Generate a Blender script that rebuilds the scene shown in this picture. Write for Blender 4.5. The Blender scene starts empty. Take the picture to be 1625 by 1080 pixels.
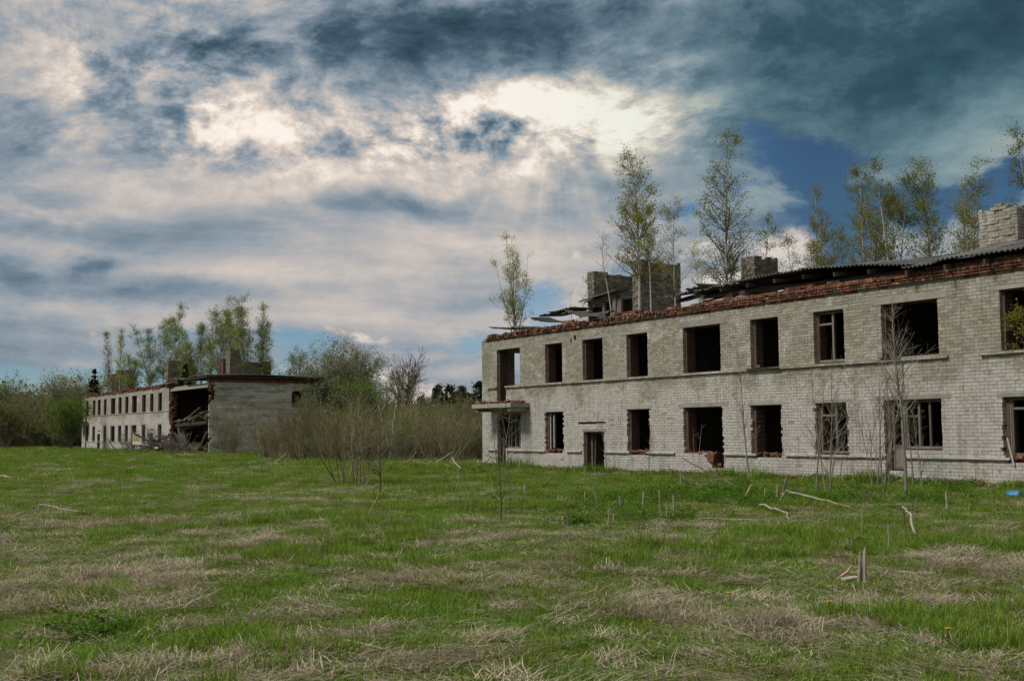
import bpy, math, random
import numpy as np
from mathutils import Matrix, Vector

rng = np.random.default_rng(11)
random.seed(11)
S = bpy.context.scene
COL = S.collection

# ------------------------------------------------------------------ camera
PITCH, ROLL, CAMZ = 0.07798, 0.00781, 1.591
cp, sp, cr, sr = math.cos(PITCH), math.sin(PITCH), math.cos(ROLL), math.sin(ROLL)
fw = Vector((0, cp, sp)); up0 = Vector((0, -sp, cp)); rt0 = Vector((1, 0, 0))
rt = rt0 * cr - up0 * sr
upv = rt0 * sr + up0 * cr
cam_d = bpy.data.cameras.new('camera'); cam = bpy.data.objects.new('camera', cam_d); COL.objects.link(cam)
m = Matrix.Identity(4)
for i in range(3):
    m[i][0] = rt[i]; m[i][1] = upv[i]; m[i][2] = -fw[i]
m[2][3] = CAMZ
cam.matrix_world = m
cam_d.sensor_width = 36; cam_d.lens = 41.02; cam_d.clip_start = 0.1; cam_d.clip_end = 6000
S.camera = cam

# ------------------------------------------------------------------ view
S.view_settings.view_transform = 'Standard'; S.view_settings.look = 'None'
S.view_settings.exposure = 0.3; S.view_settings.gamma = 1.0; S.view_settings.use_curve_mapping = False
S.render.engine = 'CYCLES'
S.cycles.max_bounces = 4; S.cycles.diffuse_bounces = 3; S.cycles.transmission_bounces = 3; S.cycles.transparent_max_bounces = 4

# ------------------------------------------------------------------ sun
SUN_AZ, SUN_EL = math.radians(-116), math.radians(52)     # azimuth measured from +Y towards +X
sd = Vector((math.sin(SUN_AZ) * math.cos(SUN_EL), math.cos(SUN_AZ) * math.cos(SUN_EL), math.sin(SUN_EL)))
sl = bpy.data.lights.new('sun', 'SUN'); sl.energy = 2.7; sl.angle = math.radians(14); sl.color = (1.0, 0.95, 0.87)
so = bpy.data.objects.new('sun', sl); COL.objects.link(so); so.rotation_euler = sd.to_track_quat('Z', 'Y').to_euler()
so.location = (-30, -20, 40)


# ------------------------------------------------------------------ node helper
class NB:
    def __init__(s, nt):
        s.nt = nt; s.L = nt.links.new

    def n(s, t, **kw):
        x = s.nt.nodes.new(t)
        for k, v in kw.items():
            setattr(x, k, v)
        return x

    def put(s, sock, v):
        if v is None: return
        if hasattr(v, 'is_linked'): s.L(v, sock)
        else: sock.default_value = v

    def m(s, op, a, b=None, c=None, clamp=False):
        x = s.n('ShaderNodeMath', operation=op, use_clamp=clamp)
        s.put(x.inputs[0], a); s.put(x.inputs[1], b); s.put(x.inputs[2], c)
        return x.outputs[0]

    def v(s, op, a, b=None):
        x = s.n('ShaderNodeVectorMath', operation=op)
        s.put(x.inputs[0], a)
        if op == 'SCALE': s.put(x.inputs['Scale'], b)
        else: s.put(x.inputs[1], b)
        return x.outputs[0]

    def noise(s, vec, scale, detail=4, rough=0.5, dist=0.0, out='Fac'):
        x = s.n('ShaderNodeTexNoise'); s.put(x.inputs['Vector'], vec)
        x.inputs['Scale'].default_value = scale; x.inputs['Detail'].default_value = detail
        x.inputs['Roughness'].default_value = rough; x.inputs['Distortion'].default_value = dist
        return x.outputs[out]

    def mix(s, f, a, b, blend='MIX'):
        x = s.n('ShaderNodeMix', data_type='RGBA', blend_type=blend)
        s.put(x.inputs[0], f)
        for i, q in ((6, a), (7, b)):
            if isinstance(q, tuple) and len(q) == 3: q = q + (1,)
            s.put(x.inputs[i], q)
        return x.outputs[2]

    def ramp(s, f, stops, mode='LINEAR'):
        x = s.n('ShaderNodeValToRGB'); s.put(x.inputs[0], f)
        cr_ = x.color_ramp; cr_.interpolation = mode
        while len(cr_.elements) < len(stops): cr_.elements.new(0.5)
        for e, (p, c) in zip(cr_.elements, stops):
            e.position = p; e.color = (c + (1,)) if len(c) == 3 else c
        return x.outputs[0]

    def smooth(s, x_, a, b, lo=0.0, hi=1.0):
        x = s.n('ShaderNodeMapRange', interpolation_type='SMOOTHSTEP'); s.put(x.inputs[0], x_)
        x.inputs[1].default_value = a; x.inputs[2].default_value = b; x.inputs[3].default_value = lo; x.inputs[4].default_value = hi
        return x.outputs[0]

    def xyz(s, x=None, y=None, z=None):
        c = s.n('ShaderNodeCombineXYZ'); s.put(c.inputs[0], x); s.put(c.inputs[1], y); s.put(c.inputs[2], z)
        return c.outputs[0]

    def sep(s, vec):
        c = s.n('ShaderNodeSeparateXYZ'); s.put(c.inputs[0], vec); return c.outputs


# ------------------------------------------------------------------ world: broken cloud over a clear sky
W = bpy.data.worlds.new('World'); S.world = W; W.use_nodes = True
wt = W.node_tree; wt.nodes.clear(); B = NB(wt)
tc = B.n('ShaderNodeTexCoord')
gen = tc.outputs['Generated']
dx, dy, dz_ = B.sep(gen)
zc = B.m('MAXIMUM', dz_, 0.0)
inv = B.m('DIVIDE', 1.0, B.m('ADD', zc, 0.13))
P = B.xyz(B.m('MULTIPLY', dx, inv), B.m('MULTIPLY', dy, inv), 0.0)
n_big = B.noise(P, 0.9, 4, 0.5)
# billowing texture in direction space, a little flattened; streaks towards the horizon
Vd = B.v('MULTIPLY', gen, (1.0, 1.0, 1.75))
wd = B.noise(Vd, 3.0, 2, 0.5, out='Color')
Vw = B.v('ADD', Vd, B.v('SCALE', B.v('SUBTRACT', wd, (0.5, 0.5, 0.5)), 0.14))
n_mid = B.noise(Vw, 9.0, 8, 0.6)
n_fine = B.noise(B.v('ADD', Vw, (7.3, 1.1, 0)), 28.0, 6, 0.7)
Vs = B.v('ADD', B.v('MULTIPLY', gen, (1.0, 1.0, 6.0)), B.v('SCALE', wd, 0.25))
n_str = B.noise(Vs, 4.5, 8, 0.55)
az = B.m('MULTIPLY', B.m('ARCTAN2', dx, dy), 57.2958)
el = B.m('MULTIPLY', B.m('ARCSINE', dz_), 57.2958)
# direction jitter so that cloud banks get torn edges
wn = B.noise(Vd, 11.0, 6, 0.6, out='Color'); wx, wy, wz = B.sep(wn)
azw = B.m('MULTIPLY_ADD', B.m('SUBTRACT', wx, 0.5), 6.0, az)
elw = B.m('MULTIPLY_ADD', B.m('SUBTRACT', wy, 0.5), 3.6, el)
azh = B.m('MULTIPLY_ADD', B.m('SUBTRACT', wx, 0.5), 3.0, az)
elh = B.m('MULTIPLY_ADD', B.m('SUBTRACT', wy, 0.5), 2.4, el)


def blob(a, e, sa, se, amp, A=None, E=None):
    x = B.m('MULTIPLY', B.m('ADD', A or azw, -a), 1.0 / sa)
    y = B.m('MULTIPLY', B.m('ADD', E or elw, -e), 1.0 / se)
    r2 = B.m('MULTIPLY_ADD', x, x, B.m('MULTIPLY', y, y))
    return B.m('MULTIPLY', B.m('EXPONENT', B.m('MULTIPLY', r2, -1.0)), amp)


def total(lst, base):
    acc = base
    for q in lst: acc = B.m('ADD', acc, q)
    return acc


low = B.smooth(el, 14.0, 10.0)
teal = B.m('MINIMUM', blob(19, 16, 12, 6.0, 1.0), 1.0)
glow = total([blob(*q) for q in ((4.2, 15.4, 5.0, 1.7, 1.0), (-2.6, 14.6, 4.0, 1.6, .9), (-11, 13.6, 6, 1.8, .7), (-16, 16.5, 5, 2.5, .6))], 0.0)
amp = B.m('MULTIPLY', B.m('MULTIPLY_ADD', low, -0.80, 1.0), B.m('MULTIPLY_ADD', teal, -0.6, 1.0))
amp = B.m('MULTIPLY', amp, B.m('MULTIPLY_ADD', glow, 1.0, 0.55))
clump = B.m('SUBTRACT', B.smooth(n_mid, 0.38, 0.63), 0.5)        # crisp-edged clumps
puff = B.m('SUBTRACT', B.smooth(n_fine, 0.33, 0.67), 0.5)
tex = B.m('ADD', B.m('MULTIPLY', clump, 0.46), B.m('MULTIPLY', puff, 0.30))
br = B.m('MULTIPLY_ADD', tex, amp, B.m('MULTIPLY_ADD', teal, -0.09, 0.535))
br = B.m('ADD', br, B.m('MULTIPLY', B.m('SUBTRACT', n_big, 0.5), 0.12))
st_ = B.m('ADD', B.m('MULTIPLY', B.m('SUBTRACT', n_str, 0.5), 0.8), B.m('MULTIPLY', B.m('SUBTRACT', n_fine, 0.5), 0.10))
br = B.m('MULTIPLY_ADD', st_, B.m('MULTIPLY_ADD', low, 0.8, 0.2), br)
# shafts of light fanning down from the break in the cloud
fan = B.m('ARCTAN2', B.m('ADD', az, -2.2), B.m('SUBTRACT', 17.5, el))
rays = B.smooth(B.noise(B.xyz(B.m('MULTIPLY', fan, 5.5), 3.7, 0.0), 1.1, 2, 0.5), 0.36, 0.68)
br = B.m('ADD', br, B.m('MULTIPLY', rays, blob(1.5, 11.4, 6.5, 2.2, 0.10, az, el)))
BR = [  # azimuth, elevation, widths, amount: bright breaks and dark banks
    (8.5, 11.4, 4.5, 1.6, -.13), (17, 14.4, 7, 2.0, -.10), (-4, 14.2, 13, 2.6, .05), (-19, 15.5, 7, 3.0, .05), (-3, 7.5, 16, 3.0, .03),
    (4.4, 15.5, 4.4, 1.5, .36), (1.2, 16.3, 3.0, .8, .18), (7.6, 15.9, 1.8, 1.0, .16), (-2.6, 14.8, 3.2, 1.4, .28), (-11.0, 13.4, 5.5, 1.6, .15), (-17, 16.2, 4.5, 1.8, .12),
    (-7, 12.5, 5, 1.3, .22), (-15.5, 11.4, 5, 1.2, .14), (1.0, 13.1, 3.5, 1.0, .20), (-2, 9.2, 7, .9, .11), (-9, 7.6, 6, .7, .09), (-22, 10.3, 3, .35, .16), (-20, 18.6, 3, 1.0, .10),
    (-7.5, 18.9, 5.5, 1.3, -.24), (-2.0, 20, 6.0, 1.8, -.24), (6.5, 19.3, 8.0, 1.6, -.24), (0.6, 15.0, 1.7, .6, -.46), (-3.4, 14.9, 1.4, .55, -.36), (4.0, 14.5, 1.4, .4, -.22),
    (17.5, 17.2, 8.0, 3.0, -.25), (23, 13.0, 7, 1.6, .06), (15.5, 14.8, 4, 1.0, .06), (27, 20.0, 9, 5, -.20), (-23.2, 7.2, 2.4, 1.0, -.26), (-20.2, 8.0, .75, .55, -.24),
    (-17.0, 6.4, 3.4, .6, -.18), (-5.0, 10.9, 4.0, .6, -.13), (-22.5, 12.2, 3.5, .8, -.12), (3, 10.2, 4, 1.0, -.05), (-11, 15.8, 2.0, .9, -.22), (-15, 18.2, 2.6, .6, -.16), (-24, 15.5, 3, 1.2, -.10),
]
br = total([blob(*q) for q in BR], br)
CU = [(-6.0, 2.3, 1.7, 1.5, .9), (-3.2, 2.0, 2.4, 1.2, .85), (13.5, 8.3, 1.2, 1.7, .95), (11.8, 7.0, 2.4, 1.6, .8), (8.6, 7.8, 2.2, 1.5, .75), (-21.5, 4.6, 3.2, .6, .45), (-8, 4.8, 2.4, .45, .5), (4.5, 8.7, 2.6, .6, .5)]
cu = total([blob(a, e, x, y, k, azh, elh) for a, e, x, y, k in CU], 0.0)
cud = B.m('ADD', cu, B.m('ADD', B.m('MULTIPLY', clump, 0.45), B.m('MULTIPLY', puff, 0.22)))
cum = B.smooth(cud, 0.30, 0.72)
cush = B.smooth(B.m('ADD', cud, B.m('MULTIPLY', puff, 0.5)), 0.3, 1.15)
# openings to blue sky
HO = [(8.6, 10.3, 3.0, .7, .55), (10.5, 11.8, 1.6, .9, .5), (14.6, 12.6, 2.6, 1.3, .95), (12.4, 13.9, 1.4, 1.0, .45), (19.5, 10.5, 4.5, 1.1, .95), (23.2, 11.4, 1.4, 1.0, .7), (15.2, 9.0, 2.4, 2.0, .8), (17.5, 6.5, 6, 2.2, .8),
      (1.4, 6.3, 1.8, 1.2, .8), (4.5, 7.4, 2.0, .6, .6), (-9.6, 4.2, 2.2, .8, .9), (-12.5, 3.0, 5, .7, .7), (-21.0, 2.4, 6.5, .9, .9), (-2.0, 4.3, 2.2, .6, .7), (3.0, 4.0, 3, 1.5, .7), (-16.5, 4.6, 3, .6, .4)]
ho = total([blob(a, e, x, y, k, azh, elh) for a, e, x, y, k in HO], B.m('MULTIPLY', B.m('SUBTRACT', n_big, 0.62), 0.5))
ho = B.m('SUBTRACT', ho, B.m('ADD', B.m('MULTIPLY', clump, 0.40), B.m('MULTIPLY', puff, 0.20)))
hole = B.m('MULTIPLY', B.smooth(ho, 0.24, 0.72), B.smooth(az, 2, 12, 0.72, 1.0))
cloud = B.ramp(br, [(0.0, (.024, .047, .070)), (0.18, (.050, .090, .125)), (0.36, (.135, .185, .235)), (0.5, (.245, .285, .325)), (0.62, (.385, .37, .365)), (0.76, (.55, .485, .435)), (0.90, (.74, .655, .58)), (1.0, (.79, .73, .665))])
cloud = B.mix(B.m('MULTIPLY', teal, 0.9), cloud, B.mix(1.0, cloud, (.50, .78, .74), 'MULTIPLY'))
sky = B.n('ShaderNodeTexSky', sky_type='NISHITA')
sky.sun_disc = False; sky.sun_elevation = SUN_EL; sky.sun_rotation = SUN_AZ
sky.altitude = 0; sky.air_density = 1.0; sky.dust_density = 0.6; sky.ozone_density = 2.5
SKY_S = 0.07
blue = B.mix(1.0, sky.outputs[0], (.56, .82, 1.02), 'MULTIPLY')
blue = B.mix(B.m('MULTIPLY', B.smooth(az, 5, 15), 0.55), blue, (0, 0, 0))
bg_cloud = B.v('SCALE', cloud, 1.0 / SKY_S)
colr = B.mix(hole, bg_cloud, blue)
cucol = B.v('SCALE', B.ramp(cush, [(0.0, (.22, .245, .28)), (0.4, (.36, .345, .335)), (0.75, (.52, .47, .43)), (1.0, (.64, .57, .51))]), 1.0 / SKY_S)
colr = B.mix(B.m('MULTIPLY', cum, B.smooth(az, 6, 14, 0.9, 0.75)), colr, cucol)
bg = B.n('ShaderNodeBackground'); B.L(colr, bg.inputs[0]); bg.inputs[1].default_value = SKY_S
wo = B.n('ShaderNodeOutputWorld'); B.L(bg.outputs[0], wo.inputs[0])
W.cycles.sampling_method = 'MANUAL'; W.cycles.sample_map_resolution = 512

# ------------------------------------------------------------------ mesh helpers
BOXQ = np.array([[0, 3, 2, 1], [4, 5, 6, 7], [0, 1, 5, 4], [1, 2, 6, 5], [2, 3, 7, 6], [3, 0, 4, 7]])
BOXV = np.array([[-1, -1, -1], [1, -1, -1], [1, 1, -1], [-1, 1, -1], [-1, -1, 1], [1, -1, 1], [1, 1, 1], [-1, 1, 1]]) * .5


def nm(name, V, quads=None, tris=None, bv=None, smooth=False, mats=None):
    V = np.asarray(V, dtype=np.float64).reshape(-1, 3)
    me = bpy.data.meshes.new(name)
    parts, starts, off = [], [], 0
    for arr, k in ((quads, 4), (tris, 3)):
        if arr is not None and len(arr):
            arr = np.asarray(arr, dtype=np.int32).reshape(-1, k)
            parts.append(arr.ravel()); starts.append(off + np.arange(len(arr)) * k); off += len(arr) * k
    loops = np.concatenate(parts).astype(np.int32); st = np.concatenate(starts).astype(np.int32)
    me.vertices.add(len(V)); me.vertices.foreach_set('co', V.astype(np.float32).ravel())
    me.loops.add(len(loops)); me.loops.foreach_set('vertex_index', loops)
    me.polygons.add(len(st)); me.polygons.foreach_set('loop_start', st)
    me.polygons.foreach_set('use_smooth', np.full(len(st), bool(smooth)))
    me.update(calc_edges=True)
    if bv is not None:
        a = me.attributes.new('bv', 'FLOAT', 'POINT'); a.data.foreach_set('value', np.asarray(bv, dtype=np.float32))
    return me


class Geo:
    """collects boxes, tubes and faces into one mesh"""
    def __init__(s):
        s.V, s.Q, s.T, s.B, s.n = [], [], [], [], 0

    def add(s, V, Q=None, T=None, b=None):
        V = np.asarray(V, float).reshape(-1, 3)
        if Q is not None and len(Q): s.Q.append(np.asarray(Q).reshape(-1, 4) + s.n)
        if T is not None and len(T): s.T.append(np.asarray(T).reshape(-1, 3) + s.n)
        s.V.append(V); s.n += len(V)
        if b is None: b = random.random()
        s.B.append(np.broadcast_to(np.asarray(b, float), (len(V),)))
        return s

    def box(s, x0, x1, y0, y1, z0, z1, b=None):
        V = BOXV * [x1 - x0, y1 - y0, z1 - z0] + [(x0 + x1) / 2, (y0 + y1) / 2, (z0 + z1) / 2]
        return s.add(V, BOXQ, b=b)

    def rbox(s, c, size, rot=(0, 0, 0), b=None, jit=0.0):
        M = np.array(Matrix.Rotation(rot[2], 3, 'Z') @ Matrix.Rotation(rot[1], 3, 'Y') @ Matrix.Rotation(rot[0], 3, 'X'))
        V = BOXV * size
        if jit: V = V + (np.random.default_rng(s.n + 5).random(V.shape) - .5) * jit
        return s.add(V @ M.T + np.asarray(c), BOXQ, b=b)

    def boxes(s, C, SZ, b):
        """N axis-aligned boxes at once"""
        C = np.asarray(C); SZ = np.asarray(SZ); N = len(C)
        V = (BOXV[None] * SZ[:, None] + C[:, None]).reshape(-1, 3)
        Q = (BOXQ[None] + (np.arange(N) * 8)[:, None, None]).reshape(-1, 4)
        return s.add(V, Q, b=np.repeat(b, 8))

    def tubes(s, Pn, R, mside, b=None):
        V, Q = tubes(Pn, R, mside)
        if b is None: b = rng.random(len(Pn))
        return s.add(V, Q, b=np.repeat(b, Pn.shape[1] * mside))

    def mesh(s, name, smooth=False):
        return nm(name, np.concatenate(s.V), np.concatenate(s.Q) if s.Q else None, np.concatenate(s.T) if s.T else None, np.concatenate(s.B), smooth)


def tubes(Pn, R, k):
    Pn = np.asarray(Pn, float); R = np.asarray(R, float); N, K, _ = Pn.shape
    T = np.gradient(Pn, axis=1); T /= np.linalg.norm(T, axis=2, keepdims=True) + 1e-9
    ref = np.where(np.abs(T[..., 2:3]) < .8, np.array([0, 0, 1.]), np.array([1., 0, 0]))
    ref = np.broadcast_to(ref[:, :1], T.shape)
    A = np.cross(T, ref); A /= np.linalg.norm(A, axis=2, keepdims=True) + 1e-9
    Bn = np.cross(T, A)
    th = np.arange(k) * 2 * np.pi / k
    ring = A[:, :, None] * np.cos(th)[None, None, :, None] + Bn[:, :, None] * np.sin(th)[None, None, :, None]
    V = Pn[:, :, None] + ring * R[:, :, None, None]
    i = np.arange(N * K * k).reshape(N, K, k)
    a = i[:, :-1]; b2 = i[:, 1:]
    Q = np.stack([a, np.roll(a, -1, 2), np.roll(b2, -1, 2), b2], -1).reshape(-1, 4)
    return V.reshape(-1, 3), Q


def obj(name, me, mat=None, parent=None, loc=(0, 0, 0), rot=(0, 0, 0), scale=(1, 1, 1)):
    o = bpy.data.objects.new(name, me); COL.objects.link(o)
    if mat is not None and len(me.materials) == 0: me.materials.append(mat)
    o.parent = parent; o.location = loc; o.rotation_euler = rot; o.scale = scale
    return o


def thing(name, label, cat, loc=(0, 0, 0), rotz=0.0, group=None):
    o = bpy.data.objects.new(name, None); COL.objects.link(o); o.empty_display_size = .2
    o.location = loc; o.rotation_euler = (0, 0, rotz); tag(o, label, cat, group)
    return o


def tag(o, label, cat, group=None):
    o['label'] = label; o['category'] = cat
    if group: o['group'] = group
    return o


# value noise in numpy, used for laying out vegetation and the lie of the land
_tab = np.random.default_rng(3).random((256, 256))


def vnoise(x, y):
    x = np.asarray(x, float); y = np.asarray(y, float)
    xi = np.floor(x).astype(int); yi = np.floor(y).astype(int); fx = x - xi; fy = y - yi
    fx = fx * fx * (3 - 2 * fx); fy = fy * fy * (3 - 2 * fy)
    g = lambda a, b: _tab[a % 256, b % 256]
    return (g(xi, yi) * (1 - fx) + g(xi + 1, yi) * fx) * (1 - fy) + (g(xi, yi + 1) * (1 - fx) + g(xi + 1, yi + 1) * fx) * fy


def fbm(x, y, o=4):
    s_, a, t = 0., 1., 0.
    for i in range(o):
        s_ = s_ + vnoise(x * 2 ** i + 17.3 * i, y * 2 ** i + 5.1 * i) * a; t += a; a *= .5
    return s_ / t


def gz(x, y):
    """height of the ground"""
    x = np.asarray(x, float); y = np.asarray(y, float)
    d = np.sqrt(x * x + y * y)
    near = np.clip((d - 1) / 6, 0, 1)
    return ((fbm(x * .12, y * .12, 2) - .5) * .16 + (fbm(x * .9, y * .9, 3) - .5) * .11 * np.clip(1.4 - d / 60, 0, 1)) * near - .01


# ------------------------------------------------------------------ materials
def material(name, build, rough=.85, spec=.25):
    mt = bpy.data.materials.new(name); mt.use_nodes = True
    nt = mt.node_tree; bs = nt.nodes['Principled BSDF']
    bs.inputs['Roughness'].default_value = rough; bs.inputs['Specular IOR Level'].default_value = spec
    b = NB(nt); build(b, bs)
    return mt


def bump(b, bs, h, strength=.4, dist=.01):
    x = b.n('ShaderNodeBump'); x.inputs['Strength'].default_value = strength; x.inputs['Distance'].default_value = dist
    b.put(x.inputs['Height'], h); b.L(x.outputs[0], bs.inputs['Normal'])


def geo_pos(b): return b.n('ShaderNodeNewGeometry').outputs['Position']
def obj_pos(b): return b.n('ShaderNodeTexCoord').outputs['Object']


def bvval(b):
    a1 = b.n('ShaderNodeAttribute', attribute_name='bv'); a2 = b.n('ShaderNodeAttribute', attribute_name='bv', attribute_type='OBJECT')
    return b.m('ADD', a1.outputs['Fac'], a2.outputs['Fac'])


def plain(name, c1, c2, scale=3.0, rough=.85, bmp=.3, dist=.01, use_bv=True, detail=5, spec=.2, space='geo', stretch=None):
    def f(b, bs):
        p = geo_pos(b) if space == 'geo' else obj_pos(b)
        if stretch: p = b.v('MULTIPLY', p, stretch)
        n = b.noise(p, scale, detail, .6)
        fac = b.m('MULTIPLY_ADD', b.m('SUBTRACT', n, .5), 1.6, .5, clamp=True)
        if use_bv: fac = b.m('MULTIPLY_ADD', b.m('SUBTRACT', bvval(b), .5), .55, fac, clamp=True)
        b.L(b.mix(fac, c1, c2), bs.inputs['Base Color'])
        if bmp: bump(b, bs, b.noise(p, scale * 6, 4, .6), bmp, dist)
    return material(name, f, rough, spec)


def wall_weather(b, base, pos):
    """whitewash that has washed off in patches, run-off streaks and grime"""
    x, y, z = b.sep(pos)
    n1 = b.noise(pos, .5, 7, .66, .9)
    n2 = b.noise(pos, 1.7, 6, .65)
    # more whitewash left low on the wall
    hgt = b.smooth(z, 4.1, 1.6)
    w = b.m('ADD', b.m('MULTIPLY', hgt, .26), b.m('ADD', b.m('MULTIPLY', n1, .75), b.m('MULTIPLY', n2, .28)))
    mask = b.smooth(w, .53, .64)
    c = b.mix(b.m('MULTIPLY', mask, .8), base, (.475, .45, .42))
    st = b.noise(b.v('MULTIPLY', pos, (2.6, 2.6, .20)), 1.8, 7, .68)
    streak = b.smooth(st, .5, .72)
    c = b.mix(b.m('MULTIPLY', streak, .62), c, (.185, .165, .125))
    bl_ = b.smooth(b.noise(pos, .8, 7, .7, .8), .52, .66)
    c = b.mix(b.m('MULTIPLY', bl_, .38), c, (.21, .19, .145))
    g = b.smooth(b.noise(pos, 5.0, 6, .7), .54, .68)
    return b.mix(b.m('MULTIPLY', g, .5), c, (.15, .135, .105))


def f_brick(b, bs):
    p = geo_pos(b); v = bvval(b)
    base = b.ramp(v, [(0, (.25, .23, .18)), (.3, (.285, .263, .207)), (.7, (.315, .29, .232)), (.93, (.34, .315, .26)), (1.0, (.21, .188, .152))])
    c = wall_weather(b, base, p)
    c = b.mix(.5, c, b.mix(1.0, c, b.ramp(v, [(0, (.80, .79, .77)), (.5, (1.0, 1.0, 1.0)), (1, (1.06, 1.06, 1.05))]), 'MULTIPLY'))
    b.L(c, bs.inputs['Base Color'])
    ch = b.smooth(b.noise(p, 11, 5, .7), .60, .68)
    c = b.mix(b.m('MULTIPLY', ch, .6), c, (.12, .105, .08)); b.L(c, bs.inputs['Base Color'])
    bump(b, bs, b.m('SUBTRACT', b.noise(p, 38, 4, .65), ch), .6, .012)


def f_mortar(b, bs):
    p = geo_pos(b)
    n = b.noise(p, 14, 5, .6)
    b.L(b.mix(n, (.20, .18, .145), (.30, .275, .23)), bs.inputs['Base Color'])
    bump(b, bs, b.noise(p, 60, 3), .4, .01)


def brick_tex(name, axis, c1, c2, mortar, weather=False, bw=.26, bh=.098, mdist=.012, msize=.012, dirt=.35, bands=False):
    def f(b, bs):
        op = obj_pos(b); x, y, z = b.sep(op)
        vec = b.xyz(x if axis == 'x' else y, z, 0.0)
        t = b.n('ShaderNodeTexBrick'); b.put(t.inputs['Vector'], vec)
        t.inputs['Scale'].default_value = 1.0; t.inputs['Brick Width'].default_value = bw; t.inputs['Row Height'].default_value = bh
        t.inputs['Mortar Size'].default_value = msize; t.inputs['Mortar Smooth'].default_value = .2; t.inputs['Bias'].default_value = 0
        t.inputs['Color1'].default_value = c1 + (1,); t.inputs['Color2'].default_value = c2 + (1,); t.inputs['Mortar'].default_value = mortar + (1,)
        c = t.outputs['Color']
        gp = geo_pos(b)
        if weather: c = wall_weather(b, c, gp)
        g = b.smooth(b.noise(gp, 1.3, 6, .65), .45, .75)
        c = b.mix(b.m('MULTIPLY', g, dirt), c, (.07, .06, .045))
        if bands:
            q = b.noise(b.v('MULTIPLY', gp, (.5, .5, 2.6)), .9, 6, .68)
            c = b.mix(b.m('MULTIPLY', b.smooth(q, .50, .60), .6), c, (.66, .62, .56)); c = b.mix(b.m('MULTIPLY', b.smooth(q, .47, .38), .7), c, (.15, .13, .10))
        b.L(c, bs.inputs['Base Color'])
        h = b.m('ADD', b.m('MULTIPLY', t.outputs['Fac'], -1.0), b.m('MULTIPLY', b.noise(gp, 30, 4), .5))
        bump(b, bs, h, .8, mdist)
    return material(name, f, .92, .15)


M = {}
M['brick'] = material('silicate_brick', f_brick, .92, .15)
M['mortar'] = material('mortar', f_mortar, .95, .1)


def f_red(b, bs):
    p = geo_pos(b); v = bvval(b)
    c = b.ramp(v, [(0, (.075, .034, .024)), (.25, (.15, .055, .034)), (.55, (.235, .085, .05)), (.85, (.28, .115, .07)), (.97, (.27, .17, .125)), (1, (.32, .27, .22))])
    n = b.noise(p, 2.2, 6, .65)
    c = b.mix(b.m('MULTIPLY', b.smooth(n, .40, .62), .78), c, (.055, .042, .032))
    n = b.noise(p, 9, 5, .7)
    c = b.mix(b.m('MULTIPLY', b.smooth(n, .55, .68), .5), c, (.36, .32, .27))
    b.L(c, bs.inputs['Base Color']); bump(b, bs, b.noise(p, 45, 4, .65), .6, .012)


M['red'] = material('red_brick', f_red, .92, .12)
M['redtex_x'] = brick_tex('red_brick_wall_x', 'x', (.13, .052, .036), (.075, .034, .026), (.12, .10, .08), bh=.077, dirt=.85)
M['redtex_y'] = brick_tex('red_brick_wall_y', 'y', (.13, .052, .036), (.075, .034, .026), (.12, .10, .08), bh=.077, dirt=.85)
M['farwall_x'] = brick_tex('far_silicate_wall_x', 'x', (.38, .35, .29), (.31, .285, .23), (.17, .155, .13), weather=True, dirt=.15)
M['farwall_y'] = brick_tex('far_silicate_wall_y', 'y', (.58, .53, .46), (.48, .435, .37), (.24, .215, .18), weather=True, dirt=.2, bands=True)  # paler copy of the facade colour, brightened to offset shade on the end
M['plaster'] = plain('stained_plaster', (.13, .11, .085), (.30, .27, .22), 1.6)
M['concrete'] = plain('weathered_concrete', (.20, .185, .155), (.36, .34, .30), 3.0)
M['slate'] = plain('asbestos_sheet', (.055, .055, .05), (.17, .17, .16), 2.0, .85)
M['oldwood'] = plain('weathered_timber', (.075, .062, .05), (.22, .195, .165), 4.0, .8, stretch=(1, 1, .2))
M['darkwood'] = plain('dark_timber', (.03, .024, .018), (.09, .07, .052), 4.0, .85)
M['paintwood'] = plain('peeling_white_paint', (.22, .20, .17), (.50, .48, .44), 7.0, .7)
M['birchbark'] = plain('birch_bark', (.10, .09, .08), (.55, .52, .48), 5.0, .8, stretch=(1, 1, 3), use_bv=False)
M['twig'] = plain('twig_bark', (.055, .038, .028), (.13, .10, .075), 6.0, .85)
M['greybark'] = plain('grey_bark', (.075, .062, .05), (.20, .175, .145), 6.0, .85)
M['olivebark'] = plain('olive_bark', (.10, .085, .05), (.27, .225, .14), 3.0, .85)
M['deadwood'] = plain('bleached_dead_wood', (.17, .14, .11), (.45, .39, .325), 9.0, .8, stretch=(1, 1, .25))
M['palebark'] = plain('pale_sapling_bark', (.14, .12, .095), (.30, .265, .22), 6.0, .85)
M['splitwood'] = plain('fresh_split_wood', (.30, .18, .10), (.56, .40, .26), 9.0, .8, stretch=(1, 1, .25))


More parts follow.
